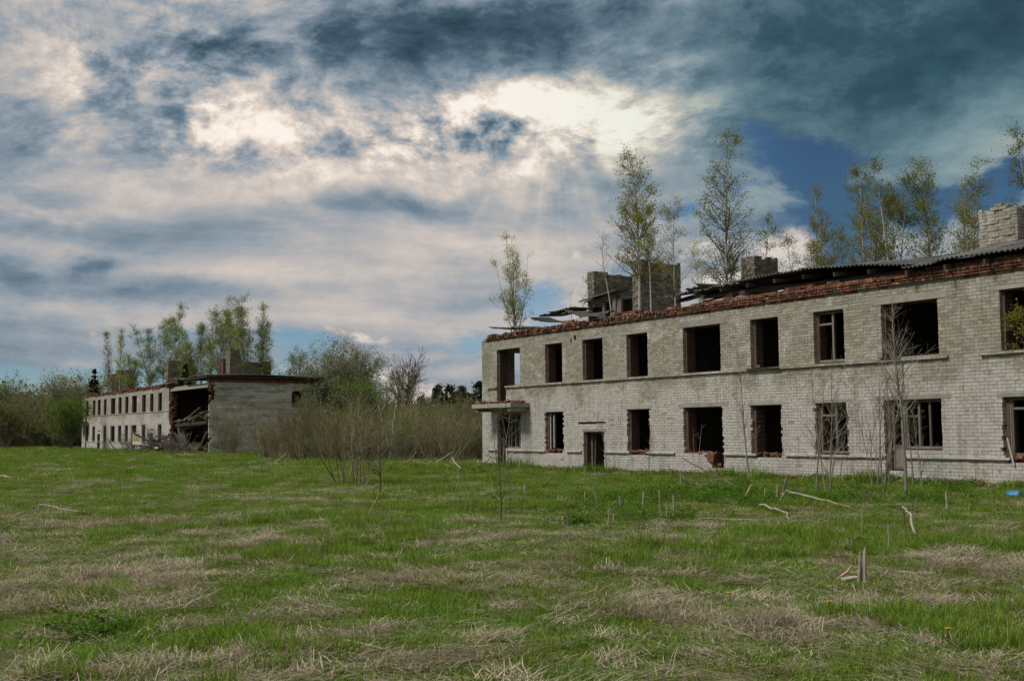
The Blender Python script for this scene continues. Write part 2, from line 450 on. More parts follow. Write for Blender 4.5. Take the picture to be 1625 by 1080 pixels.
def leaf_mat(name, c1, c2, trans=.35, patch=None):
    mt = bpy.data.materials.new(name); mt.use_nodes = True; nt = mt.node_tree; nt.nodes.clear(); b = NB(nt)
    v = bvval(b); r = b.n('ShaderNodeObjectInfo').outputs['Random']
    c = b.mix(v, c1, c2)
    hsv = b.n('ShaderNodeHueSaturation'); b.L(c, hsv.inputs['Color'])
    b.put(hsv.inputs['Hue'], b.m('MULTIPLY_ADD', r, .03, .485)); b.put(hsv.inputs['Value'], b.m('MULTIPLY_ADD', r, .5, .75))
    c = hsv.outputs[0]
    if patch:
        n = b.noise(geo_pos(b), .55, 5, .65); c = b.mix(b.smooth(n, .40, .66), c, b.mix(1.0, c, patch, 'MULTIPLY'))
    d = b.n('ShaderNodeBsdfDiffuse'); b.L(c, d.inputs[0])
    t = b.n('ShaderNodeBsdfTranslucent'); b.L(c, t.inputs[0])
    mx = b.n('ShaderNodeMixShader'); mx.inputs[0].default_value = trans; b.L(d.outputs[0], mx.inputs[1]); b.L(t.outputs[0], mx.inputs[2])
    o = b.n('ShaderNodeOutputMaterial'); b.L(mx.outputs[0], o.inputs[0])
    return mt


M['leaf_birch'] = leaf_mat('birch_leaf', (.20, .22, .035), (.38, .36, .09), .5)
M['leaf_pale'] = leaf_mat('pale_birch_leaf', (.32, .32, .08), (.46, .42, .16), .5)
M['leaf_fresh'] = leaf_mat('fresh_birch_leaf', (.15, .20, .035), (.31, .345, .09), .5)
M['leaf_dark'] = leaf_mat('brownish_birch_leaf', (.12, .14, .026), (.235, .24, .055), .5)
M['leaf_willow'] = leaf_mat('willow_leaf', (.20, .24, .10), (.36, .39, .22), .45)
M['leaf_green'] = leaf_mat('fresh_green_leaf', (.08, .14, .016), (.17, .23, .04), .4)
M['leaf_olive'] = leaf_mat('olive_bud_leaf', (.12, .135, .035), (.24, .245, .075), .45)
M['needle'] = leaf_mat('spruce_needle', (.012, .028, .012), (.03, .05, .022), .15)
M['grass'] = leaf_mat('grass_blade', (.088, .170, .016), (.225, .335, .055), .42, (1.12, .93, .92))
M['dry'] = leaf_mat('dry_grass_blade', (.28, .22, .15), (.58, .495, .385), .2, (.70, .68, .67))
M['weed'] = leaf_mat('nettle_leaf', (.06, .135, .014), (.14, .24, .035), .4)
M['shade_plaster'] = plain('shade_darkened_plaster', (.035, .030, .025), (.11, .095, .075), 1.6)  # plaster colour darkened to stand in for shade inside the rooms
M['rubble'] = plain('dark_rubble', (.035, .03, .022), (.15, .125, .095), 2.5)
M['leaf_scrub'] = leaf_mat('scrub_leaf', (.12, .14, .06), (.25, .27, .13), .4)


def f_oldbrick(b, bs):
    p = geo_pos(b); v = bvval(b)
    c = b.ramp(v, [(0, (.12, .105, .083)), (.4, (.20, .178, .145)), (.8, (.27, .24, .195)), (1, (.15, .11, .08))])
    n = b.noise(p, 1.6, 6, .65)
    c = b.mix(b.m('MULTIPLY', b.smooth(n, .5, .66), .65), c, (.075, .085, .03))
    c = b.mix(b.m('MULTIPLY', b.smooth(b.noise(p, 4, 6, .7), .5, .7), .6), c, (.05, .044, .036))
    b.L(c, bs.inputs['Base Color']); bump(b, bs, b.noise(p, 40, 4, .65), .6, .012)


M['oldbrick'] = material('mossy_old_brick', f_oldbrick, .95, .1)

# ================================================================== GROUND
def ground_mesh():
    rs = np.concatenate([[0.5], np.geomspace(1.5, 60, 150), np.geomspace(62, 3000, 50)])
    th = np.linspace(-np.pi, np.pi, 241)
    # denser in the direction of view
    th = np.sign(th) * (np.abs(th) / np.pi) ** 1.7 * np.pi
    Rr, T = np.meshgrid(rs, th[:-1], indexing='ij')
    X = Rr * np.sin(T); Y = Rr * np.cos(T)
    Z = gz(X, Y) * np.clip(1.5 - Rr / 400, 0, 1)
    V = np.stack([X, Y, Z], -1).reshape(-1, 3); n, k = Rr.shape
    i = np.arange(n * k).reshape(n, k)
    a = i[:-1]; b2 = i[1:]
    Q = np.stack([a, np.roll(a, -1, 1), np.roll(b2, -1, 1), b2], -1).reshape(-1, 4)[:, ::-1]
    c = len(V); V = np.concatenate([V, [[0, 0, 0]]])
    T3 = np.stack([i[0], np.full(k, c), np.roll(i[0], -1)], -1)[:, ::-1]
    return nm('ground', V, Q, T3, smooth=True)


def f_ground(b, bs):
    p = geo_pos(b)
    n1 = b.noise(p, .35, 6, .6, .5); n2 = b.noise(p, 2.3, 6, .65, .6); n3 = b.noise(p, 22, 5, .7)
    mixv = b.m('ADD', b.m('MULTIPLY', n1, .45), b.m('MULTIPLY', n2, .55))
    dry = b.smooth(mixv, .50, .66)
    g = b.mix(n3, (.045, .07, .013), (.12, .155, .035))
    d = b.mix(n3, (.09, .07, .042), (.26, .205, .13))
    c = b.mix(b.m('MULTIPLY', dry, .75), g, d)
    so_ = b.smooth(b.noise(p, 5.5, 5, .7), .56, .72)
    c = b.mix(b.m('MULTIPLY', so_, .45), c, (.035, .028, .018))
    b.L(c, bs.inputs['Base Color']); bump(b, bs, b.m('ADD', n3, n2), .8, .05)


M['ground'] = material('meadow_soil', f_ground, .95, .1)
gr = obj('ground', ground_mesh(), M['ground']); gr['kind'] = 'structure'

# ================================================================== BUILDINGS (local x along the facade, y inwards, z up)
TH = math.atan2(-.84476919, .53513084)
UX = np.array([.53513084, -.84476919]); NX = np.array([.84476919, .53513084])
A0 = np.array([-1.38, 53.607]); B0 = np.array([-48.7545, 132.4059]); LZ = .095
HT, DEP, LEN = 5.676, 9.3, 45.5
CH = HT / 58.0


def wall_grid(x0, x1, z0, z1, ops, y0, y1, axis='x'):
    """a wall slab with rectangular openings; only its outside faces are made"""
    ops = [(max(a, x0), min(b_, x1), max(c, z0), min(d, z1)) for a, b_, c, d in ops]
    ops = [o for o in ops if o[1] > o[0] and o[3] > o[2]]
    xs = sorted({round(q, 4) for q in [x0, x1] + [o[0] for o in ops] + [o[1] for o in ops]})
    zs = sorted({round(q, 4) for q in [z0, z1] + [o[2] for o in ops] + [o[3] for o in ops]})
    nx, nz = len(xs) - 1, len(zs) - 1
    sol = np.ones((nx + 2, nz + 2), bool); sol[0] = sol[-1] = False; sol[:, 0] = sol[:, -1] = False
    for i in range(nx):
        cx = (xs[i] + xs[i + 1]) / 2
        for j in range(nz):
            cz = (zs[j] + zs[j + 1]) / 2
            for o in ops:
                if o[0] < cx < o[1] and o[2] < cz < o[3]: sol[i + 1, j + 1] = False; break
    V, Q = [], []

    def face(pts):
        k = len(V)
        for q in pts: V.append(q if axis == 'x' else (q[1], q[0], q[2]))
        Q.append((k, k + 1, k + 2, k + 3) if axis == 'x' else (k + 3, k + 2, k + 1, k))
    for i in range(nx):
        for j in range(nz):
            if not sol[i + 1, j + 1]: continue
            a, b_, c, d = xs[i], xs[i + 1], zs[j], zs[j + 1]
            face([(a, y0, c), (b_, y0, c), (b_, y0, d), (a, y0, d)])
            face([(b_, y1, c), (a, y1, c), (a, y1, d), (b_, y1, d)])
            if not sol[i, j + 1]: face([(a, y1, c), (a, y0, c), (a, y0, d), (a, y1, d)])
            if not sol[i + 2, j + 1]: face([(b_, y0, c), (b_, y1, c), (b_, y1, d), (b_, y0, d)])
            if not sol[i + 1, j]: face([(a, y1, c), (b_, y1, c), (b_, y0, c), (a, y0, c)])
            if not sol[i + 1, j + 2]: face([(a, y0, d), (b_, y0, d), (b_, y1, d), (a, y1, d)])
    return nm('wall', V, Q)


def corr_sheet(w, l, seed=0, sag=0.0, broken=0.0, th=.012):
    """one corrugated roofing sheet: waves run across x, length along y"""
    r = np.random.default_rng(seed); nx = max(10, int(w / .025)); ny = 7
    x = np.linspace(0, w, nx + 1); y = np.linspace(0, l, ny)
    X, Y = np.meshgrid(x, y, indexing='ij')
    if broken:
        e0 = (np.interp(x, np.linspace(0, w, 7), r.random(7)) - .2) * broken * l
        Y = np.clip(e0, 0, l)[:, None] + Y * (1 - np.clip(e0, 0, l)[:, None] / l)
    Z = .028 * np.sin(X / .15 * 2 * np.pi) - sag * np.sin(X / w * np.pi) + .02 * (r.random() - .5) * Y
    top = np.stack([X, Y, Z], -1).reshape(-1, 3); bot = top - [0, 0, th]
    V = np.concatenate([top, bot]); n = len(top); i = np.arange(n).reshape(nx + 1, ny)
    q = np.stack([i[:-1, :-1], i[1:, :-1], i[1:, 1:], i[:-1, 1:]], -1).reshape(-1, 4)
    Q = [q, q[:, ::-1] + n]
    for a in (i[:, 0], i[:, -1][::-1], i[0][::-1], i[-1]):
        Q.append(np.stack([a[:-1], a[:-1] + n, a[1:] + n, a[1:]], -1))
    return nm('sheet', V, np.concatenate(Q), smooth=False, bv=np.full(len(V), r.random()))


def brick_shell(x0, x1, y0, y1, z0, z1, ch=.0979, bl=.26, ragged=.5, seed=0, lean=0.0, miss=.015):
    """a masonry stub: bricks round the outside of a block, crumbled at the top"""
    r = np.random.default_rng(seed); g = Geo(); C, SZ, bb = [], [], []
    n = max(1, int(round((z1 - z0) / ch)))
    hx = lambda q: vnoise(q * 1.3 + seed * 7.1, seed + .5)
    for c in range(n):
        z = z0 + (c + .5) * ch; t = 1 - (n - c) * ch / max(.01, ragged)      # >0 within the crumbling zone
        off = (c % 2) * bl / 2
        for (ax, lo, hi, fixed) in (('x', x0, x1, y0), ('x', x0, x1, y1), ('y', y0, y1, x0), ('y', y0, y1, x1)):
            q = lo - off
            while q < hi:
                a, b_ = max(q, lo), min(q + bl - .012, hi); q += bl
                if b_ - a < .05: continue
                pos = (a + b_) / 2 + (0 if ax == 'x' else x1 - lo)
                if t > 0 and hx(pos) * .8 + r.random() * .2 < t: continue
                if r.random() < miss: continue
                p_ = r.normal(0, .013); dpt = .12
                inn = fixed + (dpt / 2 if fixed in (x0 if ax == 'y' else None, y0 if ax == 'x' else None) else -dpt / 2)
                inn += p_
                if ax == 'x': C.append(((a + b_) / 2, inn, z)); SZ.append((b_ - a, dpt, ch - .012))
                else: C.append((inn, (a + b_) / 2, z)); SZ.append((dpt, b_ - a, ch - .012))
                bb.append(r.random())
    g.boxes(C, SZ, np.array(bb))
    zc = z1 - ragged * .95
    if zc > z0: g.box(x0 + .02, x1 - .02, y0 + .02, y1 - .02, z0, zc, b=.1)
    return g.mesh('masonry')


# ---------------------------------------------------------------- near building
NB1 = thing('derelict_brick_building', 'long two-storey white brick ruin with empty windows and red brick cornice, nearest on the right', 'building', (A0[0], A0[1], 0), TH)
SM = [(5.2, 6.45), (7.9, 9.24), (10.78, 12.03), (17.47, 18.75), (20.28, 21.5), (26.87, 28.1), (29.7, 31.0), (32.5, 33.8), (39.4, 40.6)]
WD = [(14.05, 16.0), (35.6, 37.5)]
UPP = [(1.3, 2.05, 2.87, 5.27), (2.05, 3.22, 3.62, 5.27), (22.93, 24.9, 3.66, 5.24), (42.3, 44.2, 3.62, 5.27)] + [(a, b_, 3.62, 5.26) for a, b_ in SM + WD]
LOW = [(1.33, 2.0, .12, 2.41), (2.0, 3.22, .85, 2.41), (22.93, 23.55, .36, 2.43), (23.55, 24.9, .98, 2.43), (7.9, 9.24, -.2, 1.6), (32.5, 33.8, -.2, 1.6), (42.3, 44.2, .8, 2.41)]
LOW += [(a, b_, .80, 2.41) for a, b_ in SM + WD if a not in (7.9, 32.5)]
RAG = [(15.45, 16.05, .30, .82), (7.55, 8.75, 1.88, 2.0), (8.75, 9.35, 1.90, 1.965), (10.9, 11.95, .69, .81), (5.3, 6.4, .70, .81), (17.6, 18.7, .69, .81), (27.0, 27.9, .68, .81), (26.82, 26.9, 1.0, 1.6)]
HOLES = [(7.3, 7.45, 5.28, 5.5), (7.05, 7.15, 5.2, 5.36)]
OPS1 = UPP + LOW + RAG + HOLES
REDGE = {a: .09 for a in (5.2, 10.78, 14.05, 17.47, 26.87, 20.28)}      # lower windows with crumbled jambs

core = [(a - .12, b_ + .12, c - (.1 if d < 2.6 and c > .3 else 0), d + .02) for a, b_, c, d in LOW if a not in (1.33, 2.0, 22.93, 23.55)] + [(a - .015, b_ + .015, c, d) for a, b_, c, d in UPP] + [(1.28, 3.27, .85, 2.41), (1.28, 2.0, .12, 2.41), (22.9, 24.93, .98, 2.43), (22.9, 23.55, .36, 2.43)] + RAG + HOLES
fw1 = obj('facade_wall', wall_grid(0, LEN, -.4, HT, core, 0, .105), M['mortar'], NB1)
inn = [(a + .07, b_ - .07, c + (.0 if c < .3 else .02), d - .04) for a, b_, c, d in UPP + LOW if a not in (1.3, 2.05, 1.33, 2.0, 22.93, 23.55) or d > 5 and a == 22.93]
inn += [(1.37, 2.05, 2.87, 5.22), (2.05, 3.15, 3.64, 5.22), (1.4, 2.0, .12, 2.37), (2.0, 3.15, .87, 2.37), (23.0, 23.55, .36, 2.39), (23.55, 24.83, 1.0, 2.39), (15.5, 15.98, .3, .85)]
obj('inner_wall', wall_grid(.02, LEN - .02, -.4, HT - .02, inn, .108, .5), M['redtex_x'], NB1)

# facing bricks, one by one
recs = []
rb = np.random.default_rng(21)
for c in range(-2, 58):
    z = (c + .5) * CH
    cuts = []
    for (a, b_, z0, z1) in OPS1:
        if z0 < z < z1:
            low = z1 < 2.6
            j = REDGE.get(a, .03) if low and z0 > .3 else .012
            jr = .10 if (a, b_, z0, z1) in RAG else j
            cuts.append((a - rb.random() * jr, b_ + rb.random() * jr))
    cuts.sort()
    hdr = (c % 6 == 3)
    pit = .131 if hdr else .262
    u = -(.131 if c % 2 else .0) - rb.random() * .02
    while u < LEN:
        a, b_ = max(u, 0), min(u + pit - .012, LEN); u += pit
        segs = [(a, b_)]
        for (k0, k1) in cuts:
            ns = []
            for (p0, p1) in segs:
                if k1 <= p0 or k0 >= p1: ns.append((p0, p1)); continue
                if k0 > p0: ns.append((p0, k0))
                if k1 < p1: ns.append((k1, p1))
            segs = ns
        for (p0, p1) in segs:
            if p1 - p0 < (.015 if z > 2.7 else .035): continue
            r0 = rb.random()
            wear = fbm((p0 + 3) * .55, z * .9 + 8, 3)
            if r0 < .003: continue
            pr = rb.normal(0, .0018) + (.005 if r0 > .98 or (wear > .58 and r0 > .6) else 0)
            recs.append(((p0 + p1) / 2, z + rb.normal(0, .0015), p1 - p0, CH - .0105 - (rb.random() * .004), pr, rb.random()))
# chips for string courses are laid separately below
recs = np.array(recs)
vis = np.where((recs[:, 0] < 27.5) & (recs[:, 1] > 0.05))[0]
big = vis[np.argsort(-recs[vis, 0])][:300]
rest = np.setdiff1d(np.arange(len(recs)), big)
g = Geo(); rr = recs[rest]
Vb = np.stack([rr[:, 0], .050 + rr[:, 4], rr[:, 1]], -1)
g.boxes(Vb, np.stack([rr[:, 2], np.full(len(rr), .118), rr[:, 3]], -1), rr[:, 5])
jitv = np.concatenate(g.V); jitv = jitv + rb.normal(0, .0016, jitv.shape); g.V = [jitv]
bw_ = obj('brickwork', g.mesh('brickwork'), M['brick'], fw1); bw_['kind'] = 'stuff'
ub = nm('brick', BOXV, BOXQ); ub.materials.append(M['brick'])
for i in big:
    u_, z_, w_, h_, pr, bv = recs[i]
    o = bpy.data.objects.new('brick', ub); COL.objects.link(o); o.parent = fw1
    o.location = (u_, .050 + pr, z_); o.scale = (w_, .118, h_); o.rotation_euler = (rb.normal(0, .006), 0, rb.normal(0, .006)); o['bv'] = float(bv)

# projecting sill courses, broken here and there
for zz, nmx in ((.783, 0), (3.575, 1)):
    runs = [[]]; u = 0.0
    while u < LEN:
        p0, p1 = u, min(u + .25, LEN); u += .26
        mid = (p0 + p1) / 2
        if any(a - .05 < mid < b_ + .05 and z0 < zz < z1 + .0 for a, b_, z0, z1 in OPS1) or fbm(mid * .5 + 40 * nmx, 2.2, 2) > (.66 if nmx else .62):
            if runs[-1]: runs.append([])
            continue
        runs[-1].append((p0, p1))
    for run in runs:
        if not run: continue
        g = Geo()
        for p0, p1 in run: g.rbox(((p0 + p1) / 2, -.028 + rb.normal(0, .006), zz + rb.normal(0, .002)), (p1 - p0 + .012, .115, .062), (rb.normal(0, .02), rb.normal(0, .008), 0), b=rb.random())
        obj('string_course', g.mesh('string_course'), M['brick'], NB1)

# lintels
for (a, b_, z0, z1) in UPP + LOW:
    if a in (2.05, 2.0, 23.55) or (a in (7.9, 32.5) and z1 < 2): continue
    e = {1.3: 3.22, 1.33: 3.22, 22.93: 24.9}.get(a, b_)
    wide = (e - a) > 1.6
    h = .2 if wide else .1
    x0, x1 = a - (.33 if wide else .2), e + (.33 if wide else .2)
    if z1 < 2.6 and wide and a > 5: h = .12
    g = Geo().box(x0, x1, -.0185, .1, z1 - .004, z1 + h); obj('lintel', g.mesh('lintel'), M['concrete'], NB1)
for a in (7.9, 32.5):
    obj('lintel', Geo().box(a - .1, a + 1.5, -.0185, .1, 1.6, 1.66).mesh('lintel'), M['concrete'], NB1)

# other walls, floors and partitions (dark inside)
end_ops = [(1.45, 2.75, 3.75, 5.25), (6.9, 8.1, 3.62, 5.2)]
obj('end_wall', wall_grid(.5, DEP, -.4, HT, end_ops, 0, .5, 'y'), M['farwall_y'], NB1)
me_ = wall_grid(.5, DEP, -.4, HT, [(1.5, 2.7, .8, 2.4)], LEN - .5, LEN, 'y'); obj('end_wall', me_, M['farwall_y'], NB1)
back_ops = [(a, b_, 3.62, 5.26) for a, b_ in SM] + [(a, b_, .8, 2.4) for a, b_ in SM]
obj('back_wall', wall_grid(.5, LEN - .5, -.4, HT, back_ops, DEP - .5, DEP), M['farwall_x'], NB1)
obj('partition_wall', wall_grid(4.0, LEN - .5, -.3, HT - .22, [(9.5, 10.4, 0, 2.1), (30.2, 31.1, 0, 2.1)], 4.5, 4.75), M['shade_plaster'], NB1)
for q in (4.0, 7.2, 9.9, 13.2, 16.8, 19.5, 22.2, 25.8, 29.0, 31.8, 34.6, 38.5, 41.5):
    obj('partition_wall', wall_grid(.5, 4.5, -.3, HT - .22, [], q, q + .25, 'y'), M['shade_plaster'], NB1)
obj('ground_slab', Geo().box(.5, LEN - .5, .5, DEP - .5, -.3, .05).mesh('slab'), M['concrete'], NB1)
obj('floor_slab', Geo().box(.5, LEN - .5, .5, DEP - .5, 2.62, 2.84).mesh('slab'), M['concrete'], NB1)
obj('attic_slab', Geo().box(.02, LEN - .02, .15, DEP - .15, HT - .2, HT - .03).mesh('slab'), M['concrete'], NB1)

# red brick cornice: stepped courses, crumbling at the left end
RC = .0775
red = []
for c in range(6):
    z = HT + .004 + (c + .5) * RC
    out = [.0, .03, .06, .09, .05, .02][c]
    u = .35 + .15 * c - (.13 if c % 2 else 0)
    hdr = c in (1, 2, 3)
    pit = .131 if hdr else .262
    while u < LEN:
        p0, p1 = u, min(u + pit - .013, LEN); u += pit
        mid = (p0 + p1) / 2
        ruin = fbm(mid * .75, 3.3 + c * .05, 3)
        lim = {0: .98, 1: .92, 2: .8, 3: .66}.get(c, .44)
        if mid > 13.2: lim = {0: 2, 1: 2, 2: 2, 3: .85, 4: .62, 5: .45}[c]
        if ruin > lim or rb.random() < (.05 if mid < 13 else .012): continue
        loose = mid < 13.2 and c >= 2
        red.append((mid, .06 - out + rb.normal(0, .022 if loose else .005), z + rb.normal(0, .006 if loose else .002), p1 - p0, .25 if hdr else .12, RC - .011, rb.normal(0, .07 if loose else .008), rb.normal(0, .05 if loose else .006), rb.random()))
for k in range(130):                                        # loose bricks lying along the top of the wall
    u = rb.random() ** 1.2 * 14.5 + .5
    lv = fbm(u * .75, 3.3, 3)
    red.append((u, .02 + rb.random() * .42, HT + .17 + rb.random() * .13 + max(0, .1 * (1 - lv)) * 1.2 - .1 * (u < 1.2), .25 if rb.random() < .6 else .13, .12, .066, rb.normal(0, .5), rb.normal(0, .35), rb.random()))
for k in range(26):                                         # sloping broken end at the left corner
    u = rb.random() * 1.2
    red.append((u, .05 + rb.random() * .3, HT + .04 + u * .25 * rb.random(), .2, .12, .066, rb.normal(0, .5), rb.normal(0, .4), rb.random()))
red = np.array(red)
obj('wall_head', Geo().box(.5, 13.5, .16, .5, HT - .02, HT + .19).box(13.5, LEN, .16, .5, HT - .02, HT + .33).mesh('wall_head'), M['red'], NB1)
vis = np.where((red[:, 0] < 27.4) & (red[:, 1] < .1))[0]
big = vis[np.argsort(-red[vis, 0])][:300]
corn = obj('cornice', Geo().box(.8, LEN, .0, .155, HT + .01, HT + .22, b=0).mesh('cornice'), M['mortar'], NB1)
ubr = nm('red_brick', BOXV, BOXQ); ubr.materials.append(M['red'])
g = Geo(); bigs = set(big.tolist())
for i, q in enumerate(red):
    if i in bigs:
        o = bpy.data.objects.new('red_brick', ubr); COL.objects.link(o); o.parent = corn
        o.location = q[:3]; o.scale = q[3:6]; o.rotation_euler = (0, q[7], q[6]); o['bv'] = float(q[8])
    else:
        g.rbox(q[:3], q[3:6], (q[7] * .7, q[7], q[6]), b=q[8], jit=.012)
o = obj('red_brickwork', g.mesh('red_brickwork'), M['red'], corn); o['kind'] = 'stuff'

# red brick showing in crumbled sills
for (a, b_, zt) in ((5.3, 6.35, .8), (10.9, 11.9, .8), (17.6, 18.7, .79), (14.2, 15.4, .79), (27.0, 28.0, .78), (26.9, 27.3, .8)):
    g = Geo()
    for k in range(14):
        g.rbox((a + (b_ - a) * rb.random(), .03 + rb.random() * .3, zt - .02 + rb.random() * .05), (.2, .12, .065), (rb.normal(0, .3), rb.normal(0, .25), rb.normal(0, .6)), b=rb.random() * .85, jit=.02)
    o = obj('broken_sill', g.mesh('broken_sill'), M['red'], NB1)
g = Geo()
g.rbox((15.42, .02, .66), (.30, .2, .28), (.1, .1, .2), b=.5, jit=.05)
for k in range(8): g.rbox((15.3 + rb.random() * .8, .05 + rb.random() * .2, .34 + rb.random() * .08), (.2, .12, .07), (rb.normal(0, .2), rb.normal(0, .2), rb.normal(0, .5)), b=rb.random())
obj('broken_sill', g.mesh('broken_sill'), M['red'], NB1)
for (a, b_, zt) in ((17.35, 18.85, 3.6), (22.85, 23.6, 3.66)):
    obj('sill_board', Geo().rbox(((a + b_) / 2, -.02, zt), (b_ - a, .24, .035), (.06, .02, .01), b=.4).mesh('sill'), M['darkwood'], NB1)


# window frames that are left
def frame(parent, x0, x1, z0, z1, mull=(), trans=(), y=.13, w=.075, mat='oldwood', sides='lrtb', name='window_frame'):
    f = Geo(); d = .06
    if 'l' in sides: f.box(x0, x0 + w, y, y + d, z0, z1)
    if 'r' in sides: f.box(x1 - w, x1, y, y + d, z0, z1)
    if 't' in sides: f.box(x0 + w, x1 - w, y + .002, y + d - .002, z1 - w, z1)
    if 'b' in sides: f.box(x0 + w, x1 - w, y + .002, y + d - .002, z0, z0 + w)
    fo = obj(name, f.mesh(name), M[mat], parent)
    for q in mull:
        obj('mullion', Geo().box(q - w * .45, q + w * .45, y - .006, y + d + .006, z0 + w + .002, z1 - w - .002).mesh('mullion'), M[mat], fo)
    for (a, b_, q) in trans:
        obj('transom', Geo().box(a, b_, y + .004, y + d - .004, q - w * .4, q + w * .4).mesh('transom'), M[mat], fo)
    return fo


frame(NB1, 20.30, 21.48, 3.66, 5.24, (20.95,), ((20.38, 20.91, 4.85),))
frame(NB1, 20.33, 21.47, .86, 2.39, (20.98,), ((20.40, 20.94, 2.02),))
frame(NB1, 23.58, 24.88, 1.02, 2.41, (24.05, 24.42), ((23.66, 24.02, 1.95),), w=.07)
frame(NB1, 2.02, 3.20, .88, 2.39, (2.28, 2.62), (), w=.07)
frame(NB1, 17.49, 17.8, 3.66, 5.24, (), (), sides='lb')
frame(NB1, 5.3, 6.4, .84, 2.38, (5.6,), (), sides='l', mat='paintwood')
frame(NB1, 26.9, 28.07, .86, 2.39, (27.02, 27.6), ((27.06, 27.56, 2.1),))
frame(NB1, 32.52, 33.78, 3.66, 5.24, (33.1,), ())
# leftover timber door with glazed top in the right-hand bay
df = obj('door_frame', Geo().box(22.95, 23.03, .13, .2, .38, 2.41).box(23.47, 23.56, .13, .2, .38, 2.41).mesh('door_frame'), M['oldwood'], NB1)
dl = obj('door', Geo().box(23.045, 23.12, .2, .245, .42, 2.36).box(23.38, 23.455, .2, .245, .42, 2.36).box(23.12, 23.38, .205, .24, .42, .5).box(23.12, 23.38, .205, .24, 1.02, 1.12).box(23.12, 23.38, .21, .23, .5, 1.02).mesh('door'), M['oldwood'], NB1)
# entrance posts
df2 = obj('door_frame', Geo().box(7.99, 8.07, .3, .4, .0, 1.55).box(8.07, 9.1, .3, .4, 1.49, 1.56).mesh('door_frame'), M['oldwood'], NB1)
obj('door', Geo().rbox((8.22, .52, .78), (.06, .5, 1.5), (0, .03, .25)).mesh('door'), M['darkwood'], NB1)
obj('door_frame', Geo().box(1.42, 1.5, .2, .28, .14, 2.36).mesh('door_frame'), M['oldwood'], NB1)
obj('leaning_panel', Geo().rbox((2.95, .24, 1.5), (.42, .02, 1.15), (.05, 0, .05)).mesh('panel'), M['plaster'], NB1)
# slanting white plank at the right-hand lower window
obj('loose_plank', Geo().rbox((27.08, -.10, .98), (.05, .03, .72), (.1, -.16, 0)).mesh('plank'), M['paintwood'], NB1)

# balcony slab over the left-hand door
cs = obj('balcony_slab', Geo().box(.75, 4.0, -1.0, -.02, 2.64, 2.82).mesh('slab'), M['concrete'], NB1)
obj('beam', Geo().box(.9, 1.12, -.9, -.02, 2.48, 2.64).mesh('beam'), M['concrete'], cs)
obj('beam', Geo().box(3.6, 3.82, -.9, -.02, 2.48, 2.64).mesh('beam'), M['concrete'], cs)
g = Geo()
for k in range(90):
    g.rbox((.85 + rb.random() * 3.0, -.95 + rb.random() * .85, 2.83 + rb.random() * .07), (.13 + rb.random() * .12, .12, .06), (rb.normal(0, .4), rb.normal(0, .4), rb.random() * 3), b=rb.random() * .9, jit=.02)
obj('brick_rubble', g.mesh('rubble'), M['red'], cs)

# chimney stubs and cross walls above the roof
M['chim'] = M['brick']
obj('chimney', brick_shell(4.99, 5.46, 2.4, 4.7, HT, 8.62, ragged=.35, seed=3), M['oldbrick'], NB1)
obj('chimney', brick_shell(8.15, 8.69, 2.4, 4.55, HT, 8.72, ragged=.45, seed=8), M['oldbrick'], NB1)
obj('chimney', brick_shell(13.95, 14.65, 3.0, 4.2, HT, 8.0, ragged=.15, seed=5), M['oldbrick'], NB1)
obj('chimney', brick_shell(24.55, 25.8, 2.5, 2.95, HT, 8.12, ragged=.45, seed=12, miss=.06), M['brick'], NB1)
obj('chimney', brick_shell(26.3, 27.5, 3.6, 4.1, HT, 7.95, ragged=.2, seed=14), M['oldbrick'], NB1)
# collapsed dormer between the first two stubs
dm = obj('dormer', Geo().box(5.75, 5.9, 1.9, 2.02, HT, 7.1).box(6.72, 6.86, 1.9, 2.0, HT, 7.12).box(7.7, 8.0, 1.9, 2.0, HT, 7.2).rbox((6.85, 1.95, 7.08), (2.3, .1, .16), (0, -.05, 0)).box(5.9, 7.7, 1.92, 2.0, 6.30, 6.38).mesh('dormer'), M['oldwood'], NB1)
obj('dormer_roof', Geo().rbox((6.75, 2.0, 7.36), (2.5, .9, .05), (.25, -.10, .03), b=.9).rbox((6.7, 2.1, 7.27), (2.3, .7, .04), (.35, -.06, 0), b=.2).mesh('dormer_roof'), M['slate'], dm)
obj('dormer_cheek', Geo().box(5.76, 5.80, 2.02, 4.2, HT, 6.9).box(5.9, 7.8, 2.6, 2.64, HT, 7.1).mesh('cheek'), M['darkwood'], dm)
obj('dormer_board', Geo().rbox((7.6, 1.86, 6.75), (.22, .03, .8), (0, .1, 0)).mesh('board'), M['oldwood'], dm)

